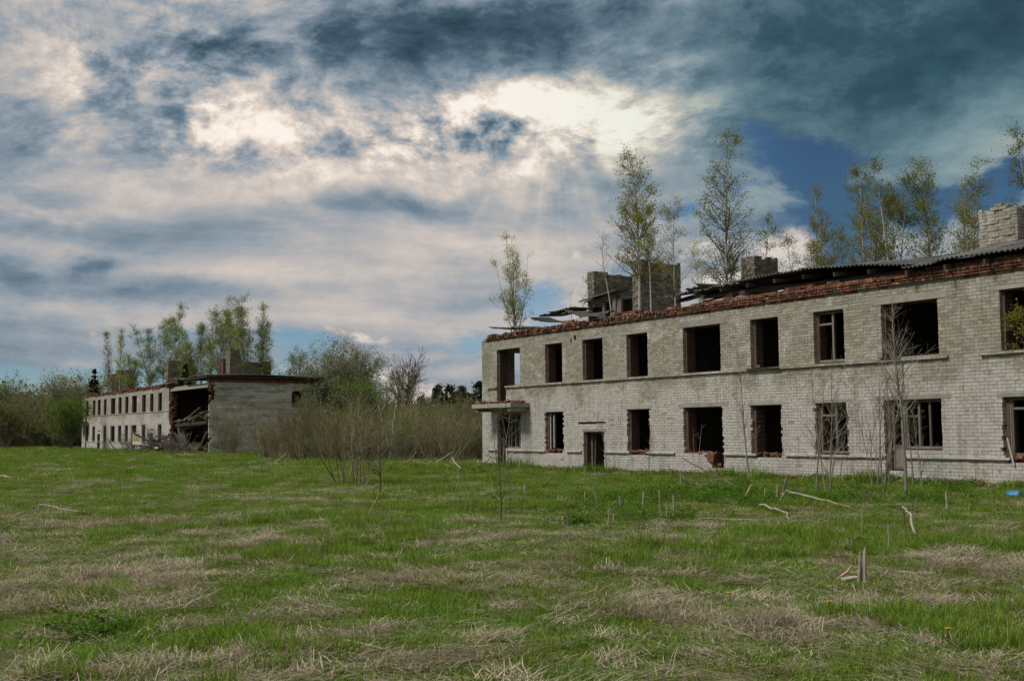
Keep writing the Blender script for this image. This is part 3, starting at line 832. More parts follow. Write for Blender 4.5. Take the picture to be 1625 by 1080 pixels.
# corrugated roofing, sheet by sheet
sh_meshes = [corr_sheet(1.13, 1.75, k, sag=.0) for k in range(4)] + [corr_sheet(1.13, 1.6, 20 + k, sag=.03, broken=.35) for k in range(5)]
def sheet(k, x, y, z, rx, ry, rz, s=1.0):
    return obj('roofing_sheet', sh_meshes[k], M['slate'], NB1, (x, y, z), (rx, ry, rz), (s, s, 1))
sl_ = math.radians(12.5)
for j in range(3):                       # sound right-hand slope
    for i in range(20):
        x = 24.0 + i * 1.08
        if x > 45: break
        dz = .06 * math.sin(i * 1.3) * .3 + (-.05 if i == 0 else 0)
        sheet(i % 4, x, -.38 + j * 1.62 * math.cos(sl_), 6.22 + dz + .018 * (i % 2) + j * 1.62 * math.sin(sl_) + .02 * j, sl_, 0, 0)
for i in range(9):                       # lifted, sagging stretch
    x = 14.9 + i * 1.03
    zz = np.interp(x, [14.9, 17, 20, 22, 24.2], [6.48, 6.56, 6.62, 6.5, 6.26])
    zz2 = np.interp(x + 1.03, [14.9, 17, 20, 22, 24.2], [6.48, 6.56, 6.62, 6.5, 6.26])
    sheet(4 + i % 5 if i < 2 else i % 4, x, -.30 + .05 * math.sin(i * 2.1), zz + .02 * (i % 2), math.radians(5.5), -math.atan((zz2 - zz) / 1.03), .01 * math.sin(i * 3))
    if i > 1: sheet(i % 4, x, 1.3, zz + .18, math.radians(9), -math.atan((zz2 - zz) / 1.03), 0)
    if i > 0: sheet((i + 1) % 4, x, 2.95, min(zz + .42, 7.0), math.radians(8), -math.atan((zz2 - zz) / 1.03) * .4, 0)
for (k, x, y, z, rx, ry, rz, s) in ((4, 13.3, -.28, 6.42, .15, -.12, .3, .9), (5, 14.0, -.1, 6.50, .0, -.25, -.25, .9), (6, 14.5, .3, 6.62, -.08, .1, .5, .8), (7, 13.0, .4, 6.33, .3, .1, -.2, .8),
                                    (4, .9, -.25, 6.33, .0, .10, .06, 1.1), (5, 2.1, .0, 6.28, .02, .12, -.15, 1.0), (6, 3.6, .25, 6.55, .05, .28, .2, .8), (7, 4.55, -.15, 6.50, .08, -.1, .12, 1.0), (8, 5.3, .0, 6.62, .05, -.12, .2, 1.0), (4, 6.3, .15, 6.62, .0, .28, .1, 1.0), (5, 5.0, .5, 6.66, .1, .15, -.3, .9)):
    sheet(k, x, y, z, rx, ry, rz, s)
obj('loose_slab', Geo().rbox((8.9, -.02, 6.22), (1.9, .35, .06), (.25, -.02, .02), jit=.05).mesh('slab'), M['slate'], NB1)
obj('attic_sky_blocker', wall_grid(15.2, LEN - .3, HT - .02, 7.16, [], 4.5, 4.62), M['shade_plaster'], NB1)  # added wall, blocks the sky showing through the gap under the sheets
# far slope, ridge and rafters keep the attic dark
for i in range(30):
    x = 15.6 + i * 1.02
    obj('roofing_sheet', sh_meshes[i % 4], M['slate'], NB1, (x, 4.72, 7.24), (-sl_, 0, 0), (1, 2.75, 1))
for i in range(24):
    x = 15.2 + i * 1.28
    lift = float(np.interp(x, [15, 20, 24], [.22, .26, -.02])) if x < 24 else 0.0
    obj('rafter', Geo().rbox((x, 2.05, 6.46 + lift * .8), (.07, 5.0, .13), (math.radians(10.5 if x > 24 else 7), 0, .02 * math.sin(i))).mesh('rafter'), M['darkwood'], NB1)
    obj('rafter', Geo().rbox((x, 7.0, 6.46), (.07, 4.9, .13), (-math.radians(10.5), 0, 0)).mesh('rafter'), M['darkwood'], NB1)
for (yy, zz) in ((.25, 6.04), (2.2, 6.32), (4.6, 6.86)):
    obj('purlin', Geo().rbox((34.5, yy, zz), (21.5, .12, .12)).mesh('purlin'), M['darkwood'], NB1)
    obj('purlin', Geo().rbox((19.4, yy + .05, zz + .16), (9.2, .12, .12), (0, .02, 0)).mesh('purlin'), M['darkwood'], NB1)
for i in range(12):
    obj('roof_board', Geo().rbox((15.0 + i * .8 + rb.random() * .3, .35 + rb.random() * .5, 6.18 + rb.random() * .1), (1.5, .14, .03), (rb.normal(0, .1), rb.normal(0, .08), rb.normal(0, .2))).mesh('board'), M['darkwood'], NB1)

# ---------------------------------------------------------------- far building, its near corner collapsed
NB2 = thing('collapsed_brick_building', 'distant two-storey white brick ruin with one corner collapsed, on the left', 'building', (B0[0], B0[1], LZ), TH)
SM2 = [(5.07, 6.34), (7.42, 8.7), (10.15, 11.3), (16.3, 17.6), (19.0, 20.25), (25.3, 26.6), (28.0, 29.2), (30.8, 32.0)]
WD2 = [(13.2, 15.0), (21.6, 23.4)]
UP2 = [(a, b_, 3.62, 5.27) for a, b_ in SM2 + WD2] + [(1.7, 2.4, 2.87, 5.27), (2.4, 3.1, 3.62, 5.27)]
LO2 = [(a, b_, .8, 2.41) for a, b_ in SM2 + WD2 if a not in (7.42, 28.0)] + [(7.42, 8.7, -.3, 1.6), (28.0, 29.2, -.3, 1.6), (1.7, 2.4, .1, 2.41), (2.4, 3.1, .8, 2.41), (21.6, 22.4, .2, .85)]
RG2 = [(7.5, 8.9, 1.9, 2.0), (28.0, 29.6, 1.9, 2.0), (28.2, 29.2, 1.42, 1.62)]
EDG = []
r2 = np.random.default_rng(5)
q = 0.
z = -.5
while z < HT:
    q = min(1.1, max(.0, q + r2.normal(0, .22))); EDG.append((34.2 + q, 36.0, z, z + .19)); z += .19
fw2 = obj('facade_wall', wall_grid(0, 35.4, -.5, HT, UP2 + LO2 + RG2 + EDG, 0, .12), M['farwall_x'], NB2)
inn2 = [(a + .06, b_ - .06, c + (.02 if c > .3 else 0), d - .04) for a, b_, c, d in UP2 + LO2 if a not in (1.7, 2.4, 21.6) or c > .3 and a == 21.6] + [(1.75, 2.4, 2.87, 5.22), (2.4, 3.05, 3.64, 5.22), (1.75, 2.4, .1, 2.37), (2.4, 3.05, .82, 2.37), (21.66, 23.34, .82, 2.37)]
obj('inner_wall', wall_grid(.02, 34.9, -.5, HT - .02, inn2 + [(a + .12, b_, c, d) for a, b_, c, d in EDG], .123, .5), M['redtex_x'], NB2)
for zz in (.783, 3.583):
    obj('string_course', Geo().box(0, 34.2, -.05, -.001, zz - .035, zz + .03).mesh('course'), M['farwall_x'], NB2)
    obj('string_course', Geo().box(LEN + .001, LEN + .05, .0, DEP, zz - .035, zz + .03).mesh('course'), M['farwall_y'], NB2)
for (a, b_, c, d) in UP2 + LO2:
    if d < 2 or a in (2.4,) or c == .2: continue
    obj('lintel', Geo().box(a - .2, b_ + .2, -.012, .1, d - .003, d + .12).mesh('lintel'), M['concrete'], NB2)
# end wall towards the camera
ew = [(7.02, 8.1, 3.63, 5.04)]
er = []
q = 0.; z = -.5
while z < HT:
    q = min(.45, max(0, q + r2.normal(0, .12))); er.append((-.1, q, z, z + .19)); z += .19
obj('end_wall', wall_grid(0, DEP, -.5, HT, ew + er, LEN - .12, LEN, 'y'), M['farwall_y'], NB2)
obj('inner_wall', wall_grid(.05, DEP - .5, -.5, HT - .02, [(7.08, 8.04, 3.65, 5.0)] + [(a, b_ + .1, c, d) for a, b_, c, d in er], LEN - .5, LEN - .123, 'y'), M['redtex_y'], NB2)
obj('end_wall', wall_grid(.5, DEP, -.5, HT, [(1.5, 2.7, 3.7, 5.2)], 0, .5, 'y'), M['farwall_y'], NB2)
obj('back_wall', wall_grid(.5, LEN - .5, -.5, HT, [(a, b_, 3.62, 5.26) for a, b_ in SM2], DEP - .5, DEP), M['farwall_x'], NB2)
obj('partition_wall', wall_grid(3.5, LEN - .5, -.5, HT - .2, [], 4.5, 4.8), M['shade_plaster'], NB2)
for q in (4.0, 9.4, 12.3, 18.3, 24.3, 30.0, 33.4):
    obj('partition_wall', wall_grid(.5, 4.5, -.5, HT - .2, [], q, q + .25, 'y'), M['shade_plaster'], NB2)
obj('floor_slab', Geo().box(.5, 34.0, .5, DEP - .5, 2.62, 2.84).mesh('slab'), M['concrete'], NB2)
obj('ground_slab', Geo().box(.5, LEN - .5, .5, DEP - .5, -.4, .02).mesh('slab'), M['concrete'], NB2)
obj('attic_slab', Geo().box(.02, LEN - .02, .1, DEP - .1, HT - .2, HT - .03).mesh('slab'), M['concrete'], NB2)
# the fallen floor in the breach
for (c, s_, r_) in (((40.8, 1.6, 2.55), (8.4, 2.4, .2), (.22, -.10, .02)), ((42.9, 1.0, 2.75), (4.4, 1.2, .18), (.5, -.16, -.05)), ((43.6, .5, 1.1), (.35, .3, 2.6), (0, .6, .1)), ((36.6, .6, 1.0), (1.3, .22, 2.3), (.1, -.12, .2))):
    obj('fallen_slab', Geo().rbox(c, s_, r_, jit=.12).mesh('slab'), M['rubble'], NB2)
for (c, s_, r_) in (((40.5, .15, 2.36), (8.6, .3, .26), (0, -.02, 0)), ((39.5, .3, 2.95), (6.2, .12, .14), (0, -.13, .05)), ((40.6, .2, 3.25), (5.4, .1, .12), (0, -.16, -.08)), ((42.3, .1, 3.0), (4.2, .12, .1), (0, -.2, .1)), ((39.2, -.3, .9), (3.0, .14, .14), (0, .5, .2)), ((44.2, .0, .9), (2.2, .3, .2), (0, -.75, .1))):
    obj('fallen_beam', Geo().rbox(c, s_, r_).mesh('beam'), M['darkwood'], NB2)
obj('edge_beam', Geo().box(34.6, 45.2, -.02, .28, 5.28, 5.46).mesh('beam'), M['concrete'], NB2)
g = Geo()
for k in range(560):
    u = 35 + r2.random() * 10.2; y = r2.random() * 3.8 - .6
    t = r2.random()
    base = 2.9 + .04 * (u - 40) if t > .45 else max(0, .9 - .2 * y)
    zz = base - .25 + r2.random() * .22 if t > .45 and y > .2 else r2.random() * max(.15, .9 - .25 * abs(y - 1))
    s_ = .1 + r2.random() * .25
    g.rbox((u, y, zz), (s_ * 1.5, s_, s_ * .6), (r2.normal(0, .5), r2.normal(0, .5), r2.random() * 3), b=r2.random() * .9, jit=.08)
o = obj('brick_rubble', g.mesh('rubble'), M['rubble'], NB2); o['kind'] = 'stuff'
# crumbled red brick wall head
g = Geo()
for k in range(1500):
    u = r2.random() * 35
    hmax = .12 + .62 * max(0, fbm(u * .42, 9.1, 3) - .18) * (1.0 if u < 33 else .7)
    g.rbox((u, -.06 + r2.random() * .5, HT + r2.random() * hmax), (.25, .12, .07), (r2.normal(0, .15), r2.normal(0, .15), r2.normal(0, .3)), b=r2.random(), jit=.02)
for k in range(260):
    u = 33.5 + r2.random() * 3.5; g.rbox((u, .0 + r2.random() * .5, HT + .1 + r2.random() * .55), (.3, .15, .08), (r2.normal(0, .3), r2.normal(0, .3), r2.normal(0, .6)), b=r2.random() * .4, jit=.05)
o = obj('crumbled_cornice', g.mesh('cornice'), M['red'], NB2); o['kind'] = 'stuff'
obj('cornice', Geo().box(LEN - .4, LEN + .06, -.06, DEP, HT + .003, HT + .15, b=.5).box(LEN - .4, LEN + .09, -.09, DEP + .02, HT + .153, HT + .30, b=.3).mesh('cornice'), M['red'], NB2)
# red brick bared on the broken edges
g = Geo()
for k in range(420):
    zz = r2.random() * 6
    side = r2.random() < .6
    u = (34.25 + r2.random() * .8) if side else (45.05 + r2.random() * .35)
    g.rbox((u, .1 + r2.random() * .45, zz), (.25, .14, .07), (r2.normal(0, .1), r2.normal(0, .1), r2.normal(0, .3)), b=r2.random() * .8, jit=.02)
o = obj('bared_brick_edge', g.mesh('edge'), M['red'], NB2); o['kind'] = 'stuff'
# chimney stubs
obj('chimney', brick_shell(.6, 2.98, 2.5, 3.0, HT, 8.35, ragged=.12, seed=31), M['oldbrick'], NB2)
obj('chimney', brick_shell(2.3, 2.98, 3.0, 5.0, HT, 8.8, ragged=.12, seed=32), M['oldbrick'], NB2)
obj('chimney', brick_shell(24.4, 25.03, 2.5, 5.0, HT, 8.75, ragged=.2, seed=33), M['oldbrick'], NB2)
obj('chimney', brick_shell(22.6, 23.1, 3.0, 5.9, HT, 8.5, ragged=.8, seed=36), M['oldbrick'], NB2)
obj('chimney', brick_shell(42.0, 43.1, 2.5, 3.3, HT, 8.95, ragged=1.0, seed=34), M['oldbrick'], NB2)
obj('chimney', brick_shell(42.5, 43.1, 3.3, 6.1, HT, 7.75, ragged=.5, seed=35), M['oldbrick'], NB2)
obj('chimney', brick_shell(41.4, 41.98, 2.3, 2.9, HT, 7.9, ragged=.6, seed=37), M['red'], NB2)
# what is left of the roof, over the near end
for i in range(6):
    for j in range(6):
        obj('roofing_sheet', sh_meshes[(i + j) % 4], M['slate'], NB2, (39.3 + i * 1.08, -.45 + j * 1.7, 6.22 + .02 * (i % 2) + (.04 * j if j < 3 else .04 * (5 - j)) + (.0 if i > 1 else -.12 + .06 * i)), (.02 * (1 if j < 3 else -1), 0, 0))
obj('roof_deck', Geo().box(39.4, LEN + .55, -.4, DEP + .55, 6.05, 6.13).mesh('deck'), M['darkwood'], NB2)
for (c, s_, r_) in (((36.2, .3, 6.1), (3.4, .9, .06), (.1, -.05, .1)), ((33.8, .2, 6.05), (2.2, .8, .05), (.2, .1, -.2)), ((38.2, .1, 6.2), (2.6, .8, .06), (-.1, .05, .1)), ((31.5, .2, 5.98), (1.6, .5, .05), (.2, -.15, .3))):
    obj('roof_scrap', Geo().rbox(c, s_, r_, jit=.06).mesh('scrap'), M['slate'], NB2)
cs = obj('balcony_slab', Geo().box(.3, 3.6, -1.1, -.02, 2.64, 2.84).mesh('slab'), M['concrete'], NB2)
g = Geo()
for k in range(60): g.rbox((.4 + r2.random() * 3.0, -1.0 + r2.random() * .9, 2.86 + r2.random() * .08), (.25, .15, .07), (r2.normal(0, .4), r2.normal(0, .4), r2.random() * 3), b=r2.random())
obj('brick_rubble', g.mesh('rubble'), M['red'], cs)

# ================================================================== VEGETATION
def unit(v): return v / (np.linalg.norm(v, axis=-1, keepdims=True) + 1e-9)


def poly(r, start, direction, length, K, up=0., jit=.1):
    """N wandering polylines"""
    N = len(start); d = unit(direction); P_ = [start]; step = (length / (K - 1))[:, None]
    for k in range(K - 1):
        d = unit(d + np.array([0, 0, 1.]) * (up / (K - 1)) + r.normal(0, jit, (N, 3)))
        P_.append(P_[-1] + d * step)
    return np.stack(P_, 1)


def grow(r, P0, R0, n, t0, t1, lenf, ang, up, K, jit=.1, rf=.55, rmin=.004, pw=1.0, angj=.15):
    Sn, K0, _ = P0.shape
    idx = r.integers(Sn, size=n); t = t0 + (t1 - t0) * r.random(n) ** pw
    x = t * (K0 - 1); i = np.minimum(x.astype(int), K0 - 2); f = (x - i)[:, None]
    pos = P0[idx, i] * (1 - f) + P0[idx, i + 1] * f; tan = unit(P0[idx, i + 1] - P0[idx, i])
    rad = R0[idx, i] * (1 - f[:, 0]) + R0[idx, i + 1] * f[:, 0]
    perp = unit(np.cross(tan, r.normal(size=(n, 3))))
    a = (ang + r.normal(0, angj, n))[:, None]
    L = lenf(t) * (.6 + .8 * r.random(n))
    P1 = poly(r, pos, tan * np.cos(a) + perp * np.sin(a), L, K, up, jit)
    r0 = np.maximum(rad * rf, rmin)
    R1 = r0[:, None] * np.linspace(1, .35, K)[None]
    return P1, R1


def leaf_quads(r, P_, n, size, spread, tlo=.25, asp=.75):
    N, K, _ = P_.shape; idx = r.integers(N, size=n); t = (tlo + (1 - tlo) * r.random(n)) * (K - 1) * .999
    i = t.astype(int); f = (t - i)[:, None]
    c = P_[idx, i] * (1 - f) + P_[idx, i + 1] * f + r.normal(0, spread, (n, 3))
    a = unit(r.normal(size=(n, 3))); b_ = unit(np.cross(a, r.normal(size=(n, 3))))
    s_ = size * (.6 + .8 * r.random(n))[:, None]
    V = np.stack([c - a * s_ * .5, c + b_ * s_ * asp * .4, c + a * s_ * .5, c - b_ * s_ * asp * .4], 1).reshape(-1, 3)
    return V, np.arange(n * 4).reshape(-1, 4), np.repeat(r.random(n), 4)


def leafmesh(r, P_, n, size, spread, tlo=.25, asp=.75):
    V, Q, b = leaf_quads(r, P_, n, size, spread, tlo, asp); return nm('crown', V, Q, bv=b)


def birch(name, label, loc, H, parent_rot=0, seed=0, stems=1, r0=.045, n1=46, n2=260, nl=2400, leaf=.065, lmat='leaf_birch', lean=(0, 0), wid=.26, bare=.2, bark='birchbark', group=None, spread=.07, cat='tree', ang=.95, up=.35, tw='twig', rmin=.005, jit=.03):
    r = np.random.default_rng(seed)
    t = thing(name, label, cat, loc, 0, group)
    st = np.zeros((stems, 3)); st[:, :2] = r.normal(0, .12 if stems > 1 else 0, (stems, 2)); st[:, 2] = -.15
    dr = np.tile([lean[0], lean[1], 1.], (stems, 1)); dr[:, :2] += r.normal(0, .12 if stems > 1 else .015, (stems, 2))
    L = H * (1 - .3 * r.random(stems) * (stems > 1)); L[0] = H
    P0 = poly(r, st, dr, L, 12, .12, jit)
    R0 = (r0 * (L / H))[:, None] * np.linspace(1, .12, 12)[None]
    P1, R1 = grow(r, P0, R0, n1, bare, .97, lambda q: H * wid * (1.08 - q) ** .75 * (1.0 - .5 * np.clip(.4 - q, 0, 1)), ang, up, 6, .09, .5, rmin)
    P2, R2 = grow(r, P1, R1, n2, .15, 1., lambda q: H * wid * .42 * (1.2 - q), .75, .1, 4, .16, .6, rmin * .7)
    obj('trunk', Geo().tubes(P0, R0, 6).mesh('trunk', True), M[bark], t)
    obj('branches', Geo().tubes(P1, R1, 3).tubes(P2, R2, 3).mesh('branches'), M[tw], t)
    if nl:
        PP = np.concatenate([P2, P2[:, -1:] + (P2[:, -1:] - P2[:, -2:-1]) * .3], 1)
        obj('crown', leafmesh(r, PP, nl, leaf, spread), M[lmat], t)
    return t


def bpt(u_, s_, z_=0., left=False):
    O = B0 if left else A0
    q = O + UX * u_ + NX * s_
    return (float(q[0]), float(q[1]), z_ + (LZ if left else 0))


def dome_tree(name, label, loc, H, wid, seed=0, stems=5, n1=120, n2=600, n3=0, nl=7000, leaf=.13, lmat='leaf_willow', bark='greybark', r0=.12, fan=.35, spread=.18, up=.45, bare=.25, group=None, cat='tree', rmin=.008, jit=.06):
    """broad crown from several limbs"""
    r = np.random.default_rng(seed); t = thing(name, label, cat, loc, 0, group)
    st = np.zeros((stems, 3)); st[:, :2] = r.normal(0, .12 * (stems > 1), (stems, 2)); st[:, 2] = -.2
    th = np.arange(stems) * 2 * np.pi / max(1, stems) + r.random(stems); f = fan * (.35 + .65 * r.random(stems)) * (stems > 1)
    dr = np.stack([np.cos(th) * f, np.sin(th) * f, np.ones(stems)], -1)
    L = H * (.78 + .2 * r.random(stems))
    P0 = poly(r, st, dr, L, 10, .3, jit); R0 = r0 * np.linspace(1, .15, 10)[None] * (.6 + .4 * r.random((stems, 1)))
    P1, R1 = grow(r, P0, R0, n1, bare, .96, lambda q: wid * .5 * (1.15 - q * .6), .7, up, 6, .12, .5, rmin, angj=.25)
    P2, R2 = grow(r, P1, R1, n2, .25, 1., lambda q: wid * .2 * (1.3 - q * .6), .6, .3, 5, .14, .55, rmin * .7, angj=.25)
    gb = Geo().tubes(P1, R1, 3).tubes(P2, R2, 3); tips = P2
    if n3:
        P3, R3 = grow(r, P2, R2, n3, .2, 1., lambda q: wid * .10 * (1.3 - q * .5), .6, .25, 4, .14, .6, rmin * .55, angj=.25)
        gb.tubes(P3, R3, 3); tips = P3
    obj('trunk', Geo().tubes(P0, R0, 6).mesh('trunk', True), M[bark], t)
    obj('branches', gb.mesh('branches'), M[bark if bark != 'birchbark' else 'twig'], t)
    if nl: obj('crown', leafmesh(r, tips, nl, leaf, spread), M[lmat], t)
    return t


def shrub_geo(r, H, wid, stems, n1, n2, nl, leaf, r0=.016, fan=.5, spread=.06, rmin=.004, K=8):
    st = np.zeros((stems, 3)); rad = wid * .16 * np.sqrt(r.random(stems)); th = r.random(stems) * 6.283
    st[:, 0] = np.cos(th) * rad; st[:, 1] = np.sin(th) * rad; st[:, 2] = -.05
    f = fan * r.random(stems) ** .7; th2 = th + r.normal(0, .5, stems)
    dr = np.stack([np.cos(th2) * f, np.sin(th2) * f, np.ones(stems)], -1)
    L = H * (.55 + .5 * r.random(stems))
    P0 = poly(r, st, dr, L, K, .15, .1); R0 = (r0 * (.5 + .7 * r.random(stems)))[:, None] * np.linspace(1, .2, K)[None]
    P1, R1 = grow(r, P0, R0, n1, .25, .95, lambda q: H * .32 * (1.1 - q * .7), .6, .3, 5, .15, .55, rmin)
    P2, R2 = grow(r, P1, R1, n2, .15, 1., lambda q: H * .14 * (1.1 - q * .5), .65, .15, 4, .16, .6, rmin * .8)
    return P0, R0, P1, R1, P2, R2


def shrub(name, label, loc, H, wid, seed=0, stems=40, n1=220, n2=500, nl=600, leaf=.05, lmat='leaf_olive', bark='olivebark', cat='shrub', group=None, fan=.5, r0=.016, rmin=.004, spread=.06):
    r = np.random.default_rng(seed); t = thing(name, label, cat, loc, 0, group)
    P0, R0, P1, R1, P2, R2 = shrub_geo(r, H, wid, stems, n1, n2, nl, leaf, r0, fan, spread, rmin)
    obj('stems', Geo().tubes(P0, R0, 4).mesh('stems'), M[bark], t)
    obj('twigs', Geo().tubes(P1, R1, 3).tubes(P2, R2, 3).mesh('twigs'), M[bark], t)
    if nl: obj('leaves', leafmesh(r, P2, nl, leaf, spread), M[lmat], t)
    return t


def spruce(name, label, loc, H, seed=0, n1=90, group=None, wid=.2, leaf=.28, nl=5200):
    r = np.random.default_rng(seed); t = thing(name, label, 'tree', loc, 0, group)
    P0 = poly(r, np.array([[0, 0, -.2]]), np.array([[0, 0, 1.]]), np.array([H]), 8, 0, .01); R0 = H * .013 * np.linspace(1, .1, 8)[None]
    P1, R1 = grow(r, P0, R0, n1, .08, .99, lambda q: H * wid * (1.04 - q) ** .9, 1.72, .25, 5, .05, .4, .012, angj=.12)
    P2, R2 = grow(r, P1, R1, n1 * 4, .2, 1., lambda q: H * wid * .28 * (1.2 - q), .8, -.3, 3, .08, .5, .008)
    obj('trunk', Geo().tubes(P0, R0, 6).mesh('trunk', True), M['greybark'], t)
    obj('branches', Geo().tubes(P1, R1, 3).mesh('branches'), M['twig'], t)
    obj('crown', leafmesh(r, np.concatenate([P2, P1[:, 2:5]]), nl, leaf, leaf * .25, .1, .5), M['needle'], t)
    return t


AT = HT - .05     # roots on the attic floor
# ---- saplings on the roof of the near building
RB = 'birch saplings on the near roof'
birch('birch_tree', 'bushy birch clump with several stems at the left end of the near roof', bpt(1.5, .9, AT), 5.1, seed=1, stems=7, r0=.032, n1=120, n2=560, nl=7140, leaf=0.048, lmat='leaf_birch', wid=.2, bare=.08, group=RB, ang=.6, up=.6, spread=.07)
birch('birch_tree', 'faint wispy sapling just left of the first chimney stub', bpt(4.26, 2.2, AT), 3.1, seed=2, stems=2, r0=.02, n1=26, n2=120, nl=1190, leaf=0.040, lmat='leaf_pale', wid=.2, group=RB)
birch('birch_tree', 'nearly bare crooked birch stem before the first chimney stub', bpt(8.3, 1.2, AT), 4.6, seed=3, r0=.04, n1=18, n2=60, nl=442, leaf=0.040, wid=.2, bare=.35, lean=(.0, .02), group=RB, jit=.06)
birch('birch_tree', 'tall leafy birch in front of the large chimney stub', bpt(10.22, 1.1, AT), 7.05, seed=4, r0=.065, n1=70, n2=460, nl=8840, leaf=0.054, wid=.25, bare=.24, group=RB, ang=.9)
birch('birch_tree', 'slim second birch stem beside the tall one by the large chimney', bpt(10.85, 1.15, AT), 5.3, seed=5, r0=.045, n1=36, n2=220, nl=3230, leaf=0.050, wid=.18, bare=.35, group=RB)
birch('birch_tree', 'pale yellow-green birch right of the large chimney stub', bpt(11.9, 1.5, AT), 4.9, seed=6, r0=.035, n1=40, n2=220, nl=2890, leaf=0.046, lmat='leaf_pale', wid=.24, group=RB)
birch('birch_tree', 'thin pale sapling behind the pale birch right of the chimney', bpt(12.1, 2.6, AT), 3.3, seed=7, r0=.024, n1=30, n2=140, nl=1530, leaf=0.044, lmat='leaf_pale', wid=.24, group=RB)
birch('birch_tree', 'tallest brown-tinged birch above the start of the roofing sheets', bpt(13.5, 2.7, AT), 7.3, seed=8, r0=.06, n1=74, n2=460, nl=7310, leaf=0.056, lmat='leaf_dark', wid=.25, bare=.1, group=RB, ang=.9)
birch('birch_tree', 'small birch just right of the mossy chimney', bpt(14.3, 3.9, AT + .3), 3.9, seed=9, r0=.03, n1=36, n2=180, nl=2210, leaf=0.048, lmat='leaf_dark', wid=.22, group=RB)
birch('birch_tree', 'short sparse birch between the mossy chimney and the middle birch', bpt(15.5, 4.1, AT + .3), 3.1, seed=10, r0=.026, n1=26, n2=140, nl=1360, leaf=0.044, wid=.24, group=RB)
birch('birch_tree', 'middle birch with pointed top above the sagging roofing', bpt(15.76, 5.0, AT + .3), 4.95, seed=11, stems=2, r0=.04, n1=56, n2=300, nl=4250, leaf=0.050, wid=.2, group=RB)
birch('birch_tree', 'low thin sapling between the middle birch and the right-hand stand', bpt(16.3, 5.9, AT + .6), 2.7, seed=12, r0=.024, n1=30, n2=130, nl=1190, leaf=0.044, wid=.28, group=RB)
birch('birch_tree', 'sparse dark birch, leftmost of the right-hand stand on the roof', bpt(17.2, 6.0, AT + .6), 5.3, seed=13, r0=.045, n1=54, n2=300, nl=3740, leaf=0.050, lmat='leaf_dark', wid=.22, group=RB)
birch('birch_tree', 'shorter slim birch, second from left in the right-hand stand', bpt(17.2, 7.0, AT + .6), 4.5, seed=14, r0=.036, n1=40, n2=220, nl=2550, leaf=0.048, lmat='leaf_dark', wid=.2, group=RB)
birch('birch_tree', 'densest dark green birch in the middle of the right-hand stand', bpt(20.3, 4.0, AT + .5), 4.7, seed=15, stems=3, r0=.045, n1=90, n2=520, nl=7820, leaf=0.050, lmat='leaf_dark', wid=.24, group=RB)
birch('birch_tree', 'slender birch just right of the densest one on the roof', bpt(20.9, 5.0, AT + .6), 4.5, seed=16, r0=.042, n1=60, n2=320, nl=4420, leaf=0.048, lmat='leaf_dark', wid=.22, group=RB)
birch('birch_tree', 'thin leaning birch, left of the pair beside the right-hand chimney', bpt(21.36, 6.0, AT + .6), 3.8, seed=17, r0=.032, n1=44, n2=220, nl=2550, leaf=0.046, lmat='leaf_birch', wid=.26, group=RB)
birch('birch_tree', 'taller birch of the pair just left of the right-hand chimney', bpt(21.75, 5.9, AT + .6), 4.6, seed=18, r0=.036, n1=44, n2=230, nl=2550, leaf=0.046, lmat='leaf_dark', wid=.22, group=RB)
birch('birch_tree', 'birch cut by the right picture edge behind the right-hand chimney', bpt(25.6, 3.3, AT + .6), 4.3, seed=19, r0=.036, n1=54, n2=280, nl=3910, leaf=0.046, lmat='leaf_dark', wid=.2, group=RB)

for i, (u_, s_, H, st, lm, lb) in enumerate([(18.4, 5.0, 4.3, 2, 'leaf_dark', 'thin birch between the slim second birch and the densest one on the roof'), (19.2, 4.4, 3.9, 2, 'leaf_birch', 'low bushy birch just left of the densest one on the roof'), (21.9, 4.4, 3.6, 2, 'leaf_dark', 'low birch between the slender birch and the pair by the chimney'), (22.6, 4.8, 3.4, 2, 'leaf_birch', 'short leafy birch directly left of the right-hand chimney'), (16.9, 4.4, 3.2, 2, 'leaf_birch', 'small bushy birch left of the right-hand stand on the roof'), (12.9, 3.4, 3.0, 2, 'leaf_pale', 'short pale sapling just left of the mossy chimney')]):
    birch('birch_tree', lb, bpt(u_, s_, AT + .3), H, seed=230 + i, stems=st, r0=.03, n1=60, n2=300, nl=2600, leaf=.05, lmat=lm, wid=.24, bare=.1, group=RB)

